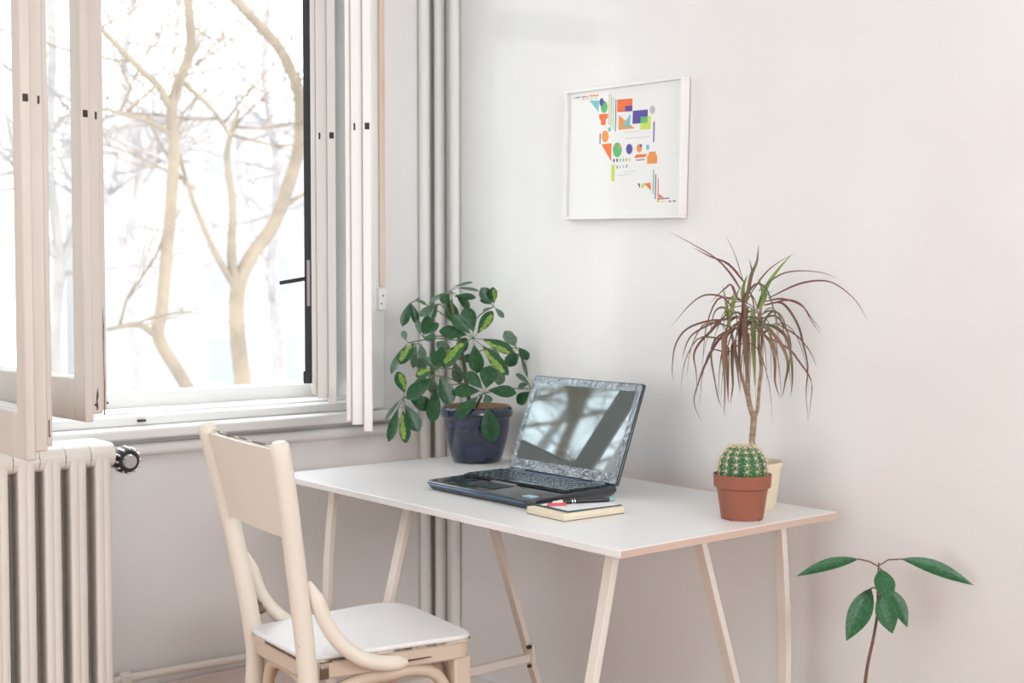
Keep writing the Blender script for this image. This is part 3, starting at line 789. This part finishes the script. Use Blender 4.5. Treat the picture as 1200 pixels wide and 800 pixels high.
# relief ornament on the pot wall
for ang, zz in ((-.35, .088), (.02, .086), (-.9, .098)):
    q = e2 * math.cos(ang) + e1 * math.sin(ang)
    c = PC + q * .0845 + UP * zz
    for dx, dz in ((0, .006), (-.006, 0), (.006, 0), (0, -.006), (0, 0)):
        t_ = q.cross(UP).normalized()
        p = c + t_ * dx + UP * dz
        MB().tube([p - q * .004, p + q * .001, p + q * .003], [.0045, .004, .0015], 8).build('ornament', M['bluepot'], pot, smooth=True)
MB().tube(catmull([SP(551, 482), SP(547, 455), SP(543, 425), SP(538, 400), SP(532, 372), SP(528, 350)], 5), [.0062 - .0001 * i for i in range(26)], 10).build('stem', M['stem'], sch, smooth=True)
MB().tube(catmull([SP(554, 482), SP(560, 470, .01), SP(564, 462, .02)], 5), .0035, 8).build('stem', M['stem'], sch, smooth=True)

CL = {  # cluster: centre, depth towards the room, attach point, leaflets (base, tip, width, kind)
    'A': ((555, 394), .07, (541, 408), [((547, 390), (516, 385), 14, 0), ((551, 388), (531, 367), 15, 0), ((555, 386), (546, 358), 16, 0), ((560, 388), (577, 363), 12, 1), ((566, 395), (602, 410), 14, 1), ((566, 403), (595, 435), 13, 1), ((556, 402), (560, 434), 16, 0), ((548, 397), (519, 427), 15, 1)]),
    'B': ((515, 428), .08, (546, 440), [((513, 425), (509, 407), 9, 0), ((516, 425), (519, 404), 10, 0), ((509, 426), (497, 416), 9, 0), ((508, 430), (489, 437), 12, 1), ((508, 440), (479, 462), 18, 0), ((517, 438), (530, 470), 18, 0), ((513, 452), (507, 491), 15, 0)]),
    'C': ((474, 463), .05, (545, 448), [((475, 457), (468, 433), 12, 1), ((470, 466), (452, 489), 5, 2), ((467, 476), (457, 514), 10, 0), ((473, 478), (477, 515), 12, 1), ((476, 472), (492, 502), 16, 0), ((481, 464), (506, 474), 16, 0)]),
    'D': ((568, 457), .09, (560, 470), [((565, 451), (547, 432), 13, 0), ((570, 450), (575, 425), 19, 0), ((573, 453), (604, 455), 14, 0), ((570, 458), (573, 468), 10, 0), ((562, 454), (532, 454), 14, 0), ((560, 461), (535, 484), 13, 0), ((571, 473), (577, 512), 19, 0)]),
    'E': ((578, 358), .0, (546, 385), [((575, 355), (564, 336), 14, 0), ((578, 354), (577, 336), 9, 1), ((575, 359), (565, 363), 3, 2), ((580, 360), (590, 371), 6, 2), ((575, 355), (562, 350), 5, 0)]),
    'F': ((527, 340), -.02, (529, 352), [((534, 336), (561, 339), 4, 2), ((531, 335), (553, 329), 3.5, 2), ((523, 341), (501, 354), 6, 2), ((525, 343), (517, 354), 12, 0), ((532, 346), (557, 347), 8, 0), ((534, 344), (550, 361), 10, 0), ((525, 350), (531, 376), 15, 0)]),
    'G': ((486, 351), -.04, (534, 380), [((479, 354), (470, 381), 10, 0), ((480, 355), (487, 379), 9, 0), ((488, 350), (498, 356), 4, 2), ((484, 351), (490, 349), 5, 0)]),
    'G2': ((514, 355), -.03, (535, 382), [((512, 356), (489, 369), 9, 2), ((511, 358), (500, 374), 11, 2), ((509, 356), (491, 388), 8, 2)]),
    'H': ((496, 393), .03, (541, 400), [((496, 390), (503, 369), 10, 0), ((498, 390), (514, 377), 11, 0), ((497, 395), (511, 393), 10, 0), ((493, 390), (489, 373), 7, 2)]),
    'I': ((479, 400), .02, (541, 398), [((485, 401), (469, 424), 12, 1), ((477, 402), (457, 436), 9, 2), ((493, 402), (496, 420), 9, 2), ((476, 397), (472, 386), 7, 2), ((487, 402), (484, 430), 8, 2)]),
    'J': ((605, 407), -.02, (545, 415), [((603, 405), (591, 387), 13, 2), ((608, 407), (618, 420), 11, 0), ((602, 411), (596, 429), 14, 0), ((609, 413), (618, 442), 4, 2), ((604, 403), (602, 392), 5, 2)]),
    'K': ((622, 455), -.04, (560, 462), [((620, 450), (604, 437), 6, 2), ((618, 450), (606, 454), 8, 0), ((620, 459), (605, 473), 13, 0)]),
    'N': ((530, 420), -.06, (545, 425), [((528, 418), (510, 400), 13, 2), ((533, 418), (545, 396), 13, 0), ((526, 422), (500, 428), 12, 2), ((531, 425), (537, 450), 13, 2), ((535, 421), (560, 420), 12, 0)]),
    'O': ((590, 430), -.06, (550, 440), [((592, 428), (607, 415), 11, 2), ((588, 433), (583, 452), 12, 2), ((586, 427), (574, 410), 12, 2)]),
    'Q': ((500, 440), -.05, (547, 452), [((498, 438), (486, 420), 12, 2), ((497, 443), (484, 455), 11, 2), ((502, 445), (508, 462), 12, 2), ((503, 437), (512, 420), 11, 0)]),
}
cam_dir = (CAM - PC).normalized()
for kx, (c, dep, at, leaves) in CL.items():
    cp = SP(*c, dep); ap = SP(*at, 0)
    mid = (cp + ap) / 2 + UP * .008
    MB().tube(catmull([ap, mid, cp], 5), .0016, 6).build('petiole', M['petiole'], sch, smooth=True)
    for (b, t_, wd, kind) in leaves:
        bl = math.hypot(t_[0] - b[0], t_[1] - b[1])
        dz = R.uniform(-.012, .018)
        bp = SP(*b, dep); tp = SP(*t_, dep + dz + .006)
        MB().tube([cp, bp, bp + (tp - bp) * .1], .0009, 5).build('leaf_stalk', M['petiole'], sch, smooth=True)
        nr = cam_dir * .95 + UP * .40 + Vector((R.uniform(-.3, .3), R.uniform(-.3, .3), R.uniform(-.15, .15)))
        place_leaf((me_leaf, me_leafv, me_leafb)[kind], 'leaf', sch, bp, tp, wd * SC * 1.14, nr, PC)

# dracaena
DC = Vector((2.083, 1.748, DZ))
SC2 = 2.67 / F_PX
def DP(x, y, d=0.0):
    dx = (x - 884) * SC2
    d = max(d, (.772 * dx - (XR - .012 - DC.x)) / .636)
    return DC + e1 * dx + UP * ((596 - y) * SC2) + e2 * d


dra = thing('potted_dracaena', DC, 'tall dracaena with thin reddish arching leaves in a cream pot behind the cactus', 'potted plant')
MB().lathe([(.0, 0), (.045, 0), (.0475, .003), (.0585, .088), (.061, .0885), (.0615, .096), (.059, .0965), (.0575, .085)], DC, 40, cap=False).build('pot', M['cream'], dra, smooth=True)
MB().lathe([(0, .083), (.0572, .082)], DC, 32, cap=False).build('soil', M['soil'], dra)
def stalk(pts, rr, nm='trunk'):
    q = catmull([DP(*p) for p in pts], 5); n = len(q)
    MB().tube(q, [rr[0] + (rr[1] - rr[0]) * i / (n - 1) for i in range(n)], 10).build(nm, M['trunk'], dra, smooth=True)
stalk([(883, 545), (883, 520), (884, 505), (885, 491)], (.0062, .0068))
stalk([(885, 491), (879, 470), (877, 440), (876, 400), (873, 358)], (.006, .0035), 'branch')
stalk([(885, 493), (889, 480), (891, 455), (893, 430), (890, 400), (892, 360)], (.0042, .003), 'branch')
stalk([(880, 478), (874, 455), (866, 425), (860, 400), (855, 378)], (.0035, .0025), 'branch')


def ribbon(pts, wd, material, n=4):
    """long pointed strap leaf with a shallow keel, normals tilted to the light"""
    q = catmull(pts, n); m = len(q); vs, fs = [], []
    for i, p in enumerate(q):
        d = (q[min(i + 1, m - 1)] - q[max(i - 1, 0)]).normalized()
        side = d.cross(cam_dir + UP * .35)
        if side.length < 1e-3: side = d.cross(UP)
        side.normalize(); nn = side.cross(d)
        t = i / (m - 1)
        h = wd * .5 * (min(1, .55 + t * 2.5) if t < .3 else max(.03, (1 - (t - .3) / .7) ** .75))
        vs += [p - side * h + nn * h * .25, p, p + side * h + nn * h * .25]
    for i in range(m - 1):
        a = i * 3
        fs += [(a, a + 3, a + 4, a + 1), (a + 1, a + 4, a + 5, a + 2)]
    MB().add(vs, fs).build('leaf', material, dra, smooth=True, auto=False)


def Z6(x, y): return (770 + x / 4.704, 260 + y / 4.704)
KEY = [
    (['dred'], 3.0, [(440, 370), (380, 280), (270, 190), (50, 60)]), (['dred'], 3.2, [(470, 330), (380, 235), (280, 190), (180, 140)]),
    (['dmid'], 1.2, [(465, 320), (420, 180), (365, 75)]), (['dmid'], 4.5, [(478, 440), (500, 300), (530, 220), (549, 130)]), (['dred'], 3, [(490, 400), (515, 290), (510, 200)]),
    (['dmid'], 2.0, [(490, 400), (560, 290), (640, 230), (735, 175)]), (['dgreen'], 5.0, [(560, 480), (615, 350), (680, 260), (740, 182)]),
    (['dmid'], 2.0, [(540, 380), (650, 295), (760, 272), (870, 285), (960, 320)]), (['dred'], 2.4, [(600, 420), (760, 345), (880, 325), (970, 350), (1060, 435), (1108, 540)]),
    (['dred'], 3.2, [(430, 420), (400, 350), (350, 370), (285, 448)]), (['dred'], 2.6, [(400, 470), (340, 412), (240, 405), (150, 460), (62, 580)]),
    (['dgreen'], 5.0, [(400, 560), (430, 440), (470, 350)]), (['dgreen'], 4.5, [(400, 560), (385, 450), (362, 350)]), (['dgreen'], 4.5, [(400, 560), (410, 460), (415, 380)]),
    (['dgreen'], 5.5, [(480, 460), (480, 370), (500, 290)]), (['dgreen'], 5, [(565, 480), (585, 400), (570, 310)]), (['dgreen'], 5, [(565, 470), (600, 400), (620, 380)]),
    (['dred'], 2.6, [(390, 540), (280, 545), (160, 590), (95, 680), (75, 800), (72, 870)]), (['dred'], 2.4, [(390, 530), (300, 560), (190, 620), (150, 700), (140, 760)]),
    (['dred'], 3.0, [(390, 510), (310, 600), (235, 670), (210, 740), (225, 830), (235, 960)]), (['dmid'], 3.0, [(400, 500), (340, 470), (300, 500), (280, 600)]),
    (['dred'], 2.6, [(590, 440), (690, 425), (790, 460), (850, 530), (880, 600)]), (['dred'], 2.6, [(600, 450), (700, 430), (760, 460), (820, 540), (870, 615)]),
    (['dred'], 3.2, [(600, 460), (700, 450), (780, 560), (820, 680), (838, 800), (845, 950), (850, 1110)]), (['dred'], 2.6, [(570, 540), (660, 520), (720, 590), (745, 680), (740, 800), (735, 900)]),
    (['dmid'], 4.5, [(560, 560), (640, 580), (700, 640), (720, 760), (735, 880), (728, 960)]), (['dmid'], 4.5, [(545, 600), (600, 660), (620, 760), (635, 880), (640, 960)]),
    (['dmid'], 4.5, [(550, 560), (640, 640), (690, 760), (690, 880), (660, 960)]), (['dmid'], 7.0, [(490, 470), (470, 560), (470, 680), (480, 800), (490, 900)]),
    (['dgreen'], 6.5, [(510, 480), (518, 600), (525, 720), (530, 830), (525, 900)]), (['dred'], 5.0, [(480, 480), (460, 620), (455, 760), (465, 880)]),
    (['dmid'], 4.8, [(390, 590), (360, 640), (350, 760), (355, 900), (355, 1060)]), (['dmid'], 4.8, [(400, 600), (370, 650), (372, 780), (385, 900), (395, 1000)]),
    (['dmid'], 4.6, [(440, 650), (420, 690), (410, 800), (405, 900), (400, 1010)]), (['dmid'], 4.0, [(430, 660), (425, 720), (435, 830), (445, 930)]),
    (['dred'], 2.6, [(390, 590), (320, 640), (290, 720), (300, 850), (330, 970), (345, 1020)]), (['dred'], 3.0, [(395, 600), (330, 680), (270, 790), (240, 860), (205, 990), (255, 1110)]),
    (['dred'], 2.6, [(620, 640), (720, 700), (780, 770), (820, 850), (850, 930), (800, 1080)]), (['dred'], 2.2, [(640, 560), (740, 620), (800, 700), (830, 790)]),
]
for mk, wd, pts in KEY:
    dp = R.uniform(-.015, .05)
    n = len(pts)
    ribbon([DP(*Z6(*p), dp + .05 * (i / (n - 1)) * R.uniform(-.3, 1)) for i, p in enumerate(pts)], wd * SC2 * 1.0, M[mk[0]])
for hx_, hy_, cnt in ((856, 375, 12), (873, 352, 14), (892, 362, 16)):
    for i in range(cnt):
        az = R.uniform(0, 2 * math.pi)
        L = R.uniform(.12, .24); el = R.uniform(.1, 1.2); spread = R.uniform(.25, .62)
        hd = e1 * math.cos(az) + e2 * math.sin(az) * .75
        if hd.dot(Vector((1, 0, 0))) > 0: hd = hd - Vector((1, 0, 0)) * hd.x * .75
        p0 = DP(hx_ + R.uniform(-3, 3), hy_ + R.uniform(-2, 45), R.uniform(-.01, .01))
        p1 = p0 + hd * L * spread * .35 + UP * L * .16 * math.sin(el)
        p2 = p0 + hd * L * spread * .75 + UP * L * .10 * math.sin(el)
        p3 = p0 + hd * L * spread * 1.05 - UP * L * (.30 - .1 * el)
        p4 = p0 + hd * L * spread * 1.15 - UP * L * (.72 - .2 * el)
        ribbon([p0, p1, p2, p3, p4], R.choice((1.4, 1.8, 2.2, 2.8)) * SC2, M[R.choice(('dred', 'dmid', 'dmid'))], 3)

# cactus
KC = Vector((1.969, 1.678, DZ))
cac = thing('potted_cactus', KC, 'round ribbed green cactus with cream spines in a terracotta coloured pot', 'potted plant')
cp_ = MB().lathe([(0, .003), (.036, .003), (.0375, 0), (.0405, 0), (.0412, .003), (.0498, .060), (.0555, .0635), (.0568, .088), (.0545, .0885), (.053, .066), (.052, .064)], KC, 48, cap=False).build('pot', M['terra'], cac, smooth=True)
for a in (-.75, .75, 2.4, -2.4):
    q = e2 * math.cos(a) + e1 * math.sin(a)
    MB().bar(KC + q * .0395 + UP * .0008, KC + q * .0418 + UP * .0008, .006, .0022, q.cross(UP)).build('drain_notch', M['chipdark'], cp_)
MB().lathe([(0, .078), (.0535, .076)], KC, 32, cap=False).build('soil', M['soil'], cac)
NR, RAD = 14, .047
def cact(th, ph):
    rib = abs(math.cos(NR * th / 2)) ** .8
    r = RAD * (0.86 + .14 * rib)
    return Vector((r * math.cos(ph) * math.cos(th), r * math.cos(ph) * math.sin(th), .050 * math.sin(ph) - (.012 * max(0, math.sin(ph) - .9) / .1)))
CCZ = KC + UP * .099
vs, fs = [], []
NT_, NP_ = NR * 6, 16
for i in range(NP_ + 1):
    ph = -.62 + (math.pi / 2 + .62) * i / NP_ * .985
    for j in range(NT_): vs.append(CCZ + cact(2 * math.pi * j / NT_, ph))
for i in range(NP_):
    for j in range(NT_): fs.append((i * NT_ + j, i * NT_ + (j + 1) % NT_, (i + 1) * NT_ + (j + 1) % NT_, (i + 1) * NT_ + j))
fs.append(tuple(range(NP_ * NT_, (NP_ + 1) * NT_)))
cb = MB().add(vs, fs).build('body', M['cactus'], cac, smooth=True, auto=False)
sp_, wo = MB(), MB()
for k in range(NR):
    th = 2 * math.pi * k / NR
    for i in range(7):
        ph = -.30 + i * .262
        p = CCZ + cact(th, ph); nrm = Vector((math.cos(ph) * math.cos(th), math.cos(ph) * math.sin(th), math.sin(ph))).normalized()
        a = nrm.cross(UP)
        if a.length < .05: a = Vector((1, 0, 0))
        a.normalize(); b = nrm.cross(a)
        wo.tube([p - nrm * .001, p + nrm * .0012, p + nrm * .002], [.0018, .0018, .0008], 6)
        for s in range(8):
            t = 2 * math.pi * s / 7 + R.uniform(-.2, .2)
            d = (nrm * (.45 if s < 7 else 3) + (a * math.cos(t) + b * math.sin(t))).normalized()
            L = R.uniform(.008, .0135)
            sp_.tube([p, p + d * L], [.00062, .0002], 3)
sp_o = sp_.build('spines', M['spine'], cac); sp_o['kind'] = 'stuff'
wo_o = wo.build('spine_cushions', M['wool'], cac, smooth=True); wo_o['kind'] = 'stuff'

# avocado seedling in a floor pot
AC = Vector((2.048, 1.437, 0))
SC3 = 2.412 / F_PX
def AP(x, y, d=0.0):
    return AC + e1 * ((x - 1020) * SC3) + UP * (CAM.z - (y - HOR) * SC3) + e2 * d
avo = thing('potted_avocado', AC, 'slender avocado seedling with a few large drooping leaves on the floor by the desk', 'potted plant')
MB().lathe([(0, 0), (.07, 0), (.075, .004), (.098, .16), (.106, .162), (.108, .19), (.103, .19), (.098, .165)], AC, 40, cap=False).build('pot', M['terra'], avo, smooth=True)
MB().lathe([(0, .160), (.098, .158)], AC, 32, cap=False).build('soil', M['soil'], avo)
q = catmull([AC + UP * .155, AP(1010, 900), AP(1017, 800), AP(1026, 750), AP(1030, 720), AP(1030, 690), AP(1031, 661)], 5)
MB().tube(q, [.0042 - .0028 * i / (len(q) - 1) for i in range(len(q))], 10).build('stem', M['avostem'], avo, smooth=True)
for pet, b, t_, wd, d0, d1, nr in (
        ([(1031, 666), (1020, 660)], (1007, 657), (931, 673), 17, 0, .02, UP * .9 + cam_dir * .75),
        ([(1031, 665), (1042, 658)], (1058, 657), (1142, 685), 22, 0, .01, UP * .8 + cam_dir * .9 + e1 * .2),
        ([(1031, 667)], (1032, 668), (1033, 700), 25, .01, .05, cam_dir + UP * .5),
        ([(1031, 694), (1026, 691)], (1022, 692), (989, 749), 27, 0, .03, cam_dir + UP * .2 - e1 * .2),
        ([(1030, 694)], (1030, 696), (1043, 741), 27, .015, .03, cam_dir + UP * .2),
        ([(1030, 692), (1038, 691)], (1043, 692), (1063, 735), 22, .0, .02, cam_dir + UP * .2 + e1 * .4)):
    pts = [AP(*p) for p in pet] + [AP(*b, d0)]
    pts.append(pts[-1] + (AP(*t_, d1) - pts[-1]) * .06)
    MB().tube(pts, .0014, 6).build('leaf_stalk', M['avostem'], avo, smooth=True)
    place_leaf(me_avo, 'leaf', avo, AP(*b, d0), AP(*t_, d1), wd * SC3, nr, AC)

# ------------------------------------------------------------------ outside
GZ = -3.6
structure(MB().box(-30, 40, 4.5, 60, GZ - .2, GZ).build('ground', M['snow']))


def OUT(x, y, Y):
    """a point out of the window at wall-parallel distance Y, by bearing and slope"""
    s = (x - 600) / F_PX
    d = Y / (FWD.y + RGT.y * s)
    return Vector((d * (FWD.x + RGT.x * s), Y, CAM.z - (y - HOR) / F_PX * d))


def twigs(rr, start, direc, L, r, depth, mb):
    pts = [start]; d = direc.normalized()
    for i in range(4):
        d = (d + Vector((rr.uniform(-.3, .3), rr.uniform(-.3, .3), rr.uniform(-.18, .26)))).normalized()
        pts.append(pts[-1] + d * L / 4)
    mb.tube(pts, [r * (1 - .6 * i / 4) for i in range(5)], 6)
    if depth:
        for i in (1, 2, 3, 4):
            for _ in range(rr.choice((1, 1, 2))):
                nd = (d + Vector((rr.uniform(-1, 1), rr.uniform(-1, 1), rr.uniform(-.5, .8)))).normalized()
                twigs(rr, pts[i], nd, L * .6, r * .45, depth - 1, mb)


def tree(label, m, Y, limbs, seed, ntw=5, tw=(1.3, .022), metres=False):
    rr = random.Random(seed)
    rootp = Vector(limbs[0][0][0]) if metres else OUT(*limbs[0][0][0], Y); base = Vector((rootp.x, rootp.y, GZ))
    t = thing('bare_tree', base, label, 'tree', 'bare trees outside the window')
    tm = MB(); cnt = 0
    for k, (pts, r0, r1) in enumerate(limbs):
        P = [Vector(p) for p in pts] if metres else [OUT(x, y, Y) for x, y in pts]
        if k == 0: P = [Vector((P[0].x + .1, P[0].y, GZ)), (P[0] + Vector((P[0].x, P[0].y, GZ))) / 2] + P
        q = catmull(P, 5); n = len(q)
        MB().tube(q, [r0 + (r1 - r0) * i / (n - 1) for i in range(n)], 12).build('trunk' if k == 0 else 'branch', m, t, smooth=True)
        for _ in range(ntw):
            i = rr.randrange(n // 2, n)
            twigs(rr, q[i], Vector((rr.uniform(-1, 1), rr.uniform(-.6, .6), rr.uniform(-.3, .8))), tw[0] * rr.uniform(.7, 1.3), tw[1], 2, tm)
    if tm.v:
        o = tm.build('twigs', m, t, smooth=True, auto=False); o['kind'] = 'stuff'
    return t


tree('pale bare tree forking into two limbs close outside the window', M['bark'], 8.0, [
    ([(300, 620), (262, 540), (236, 486), (212, 442), (186, 396), (190, 360), (200, 260), (206, 180), (204, 130), (214, 95), (226, 60), (225, 10), (222, -60)], .052, .030),
    ([(204, 130), (190, 105), (160, 75), (128, 42), (100, 10)], .028, .016),
    ([(205, 160), (180, 145), (150, 135), (120, 128)], .02, .010),
    ([(182, 392), (160, 380), (125, 386)], .025, .012),
    ([(212, 92), (225, 105), (250, 128), (272, 160)], .022, .012)], 3, 2, (.8, .010))
tree('bare tree with a long slanting limb standing behind the forked one', M['bark'], 10.5, [
    ([(284, 470), (282, 430), (278, 390), (279, 340), (295, 300), (322, 262), (338, 220), (352, 170), (351, 110), (330, 60), (290, 15), (262, -20)], .085, .045),
    ([(278, 340), (255, 300), (235, 255), (218, 205), (212, 180)], .035, .014),
    ([(279, 345), (272, 300), (274, 240), (268, 180), (282, 130)], .05, .02),
    ([(330, 245), (345, 235), (380, 215)], .03, .015)], 5, 3, (1.3, .014))
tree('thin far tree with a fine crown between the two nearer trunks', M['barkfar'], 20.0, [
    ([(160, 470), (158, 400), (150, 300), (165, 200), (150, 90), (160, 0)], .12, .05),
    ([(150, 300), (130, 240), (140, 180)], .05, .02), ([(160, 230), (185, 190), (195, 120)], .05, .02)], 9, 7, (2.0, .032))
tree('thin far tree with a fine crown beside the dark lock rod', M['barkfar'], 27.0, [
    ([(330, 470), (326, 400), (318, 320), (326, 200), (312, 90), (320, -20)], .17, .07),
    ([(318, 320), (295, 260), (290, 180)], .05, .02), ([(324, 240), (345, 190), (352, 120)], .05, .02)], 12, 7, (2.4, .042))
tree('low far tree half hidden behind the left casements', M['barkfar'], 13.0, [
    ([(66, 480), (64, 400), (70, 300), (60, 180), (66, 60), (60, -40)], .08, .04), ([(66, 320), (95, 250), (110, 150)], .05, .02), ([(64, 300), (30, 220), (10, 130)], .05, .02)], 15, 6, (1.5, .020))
tree('spreading bare tree standing well to the left outside the window', M['bark'], 9.0, [
    ([(-3.3, 9, 0), (-3.2, 9, 2.0), (-3.4, 9.1, 3.6), (-3.1, 9.0, 5.2), (-3.3, 8.9, 7.5)], .075, .045), ([(-3.35, 9.1, 3.3), (-4.2, 9.2, 4.4), (-4.8, 9.4, 6.2)], .045, .02),
    ([(-3.2, 9, 4.4), (-2.5, 9.1, 5.2), (-1.9, 9.0, 6.6)], .08, .03), ([(-3.2, 9, 2.4), (-2.4, 9.1, 3.2), (-1.9, 9.2, 4.6)], .07, .03), ([(-3.25, 9, 2.0), (-4.0, 9.0, 2.8), (-4.9, 9.0, 3.3)], .06, .03)], 21, 6, (1.6, .025), True)
tree('smaller bare tree to the left outside, behind the spreading one', M['barkfar'], 13.0, [
    ([(-6.2, 13, 0), (-6.3, 13, 3), (-6.0, 13, 5), (-6.2, 13, 8)], .12, .05), ([(-6.3, 13, 3), (-7.2, 13.2, 4.4), (-7.6, 13, 6.2)], .08, .03),
    ([(-6.1, 13, 4), (-5.2, 13.2, 5.4), (-4.8, 13, 7.2)], .08, .03)], 23, 6, (1.8, .025), True)
bl = thing('far_building', (6, 46, GZ), 'pale blue house far beyond the bare trees', 'building')
MB().box(-2, 12.5, 46, 56, GZ, 5.2).build('wall', M['facade'], bl)
MB().box(-2.4, 12.9, 45.7, 56.3, 5.2, 5.7).build('roof', M['snow'], bl)
for zz in (-1.9, 1.0, 3.2):
    for i in range(6):
        x = -1 + i * 2.2
        f_ = MB().box(x, x + 1.1, 45.93, 46.05, zz, zz + 1.5).build('window', M['facade2'], bl)
        MB().box(x + .1, x + 1.0, 45.9, 45.95, zz + .1, zz + 1.4).build('pane', M['farwin'], f_)
bl2 = thing('far_building', (24, 38, GZ), 'pale warm house far behind the slanting tree', 'building')
MB().box(18, 32, 38, 48, GZ, 6.5).build('wall', M['facade2'], bl2)
MB().box(17.6, 32.4, 37.7, 48.3, 6.5, 7).build('roof', M['snow'], bl2)
for zz in (-1.9, 1.0, 3.8):
    for i in range(6):
        x = 18.8 + i * 2.2
        f_ = MB().box(x, x + 1.1, 37.93, 38.05, zz, zz + 1.5).build('window', M['facade'], bl2)
        MB().box(x + .1, x + 1.0, 37.9, 37.95, zz + .1, zz + 1.4).build('pane', M['farwin'], f_)
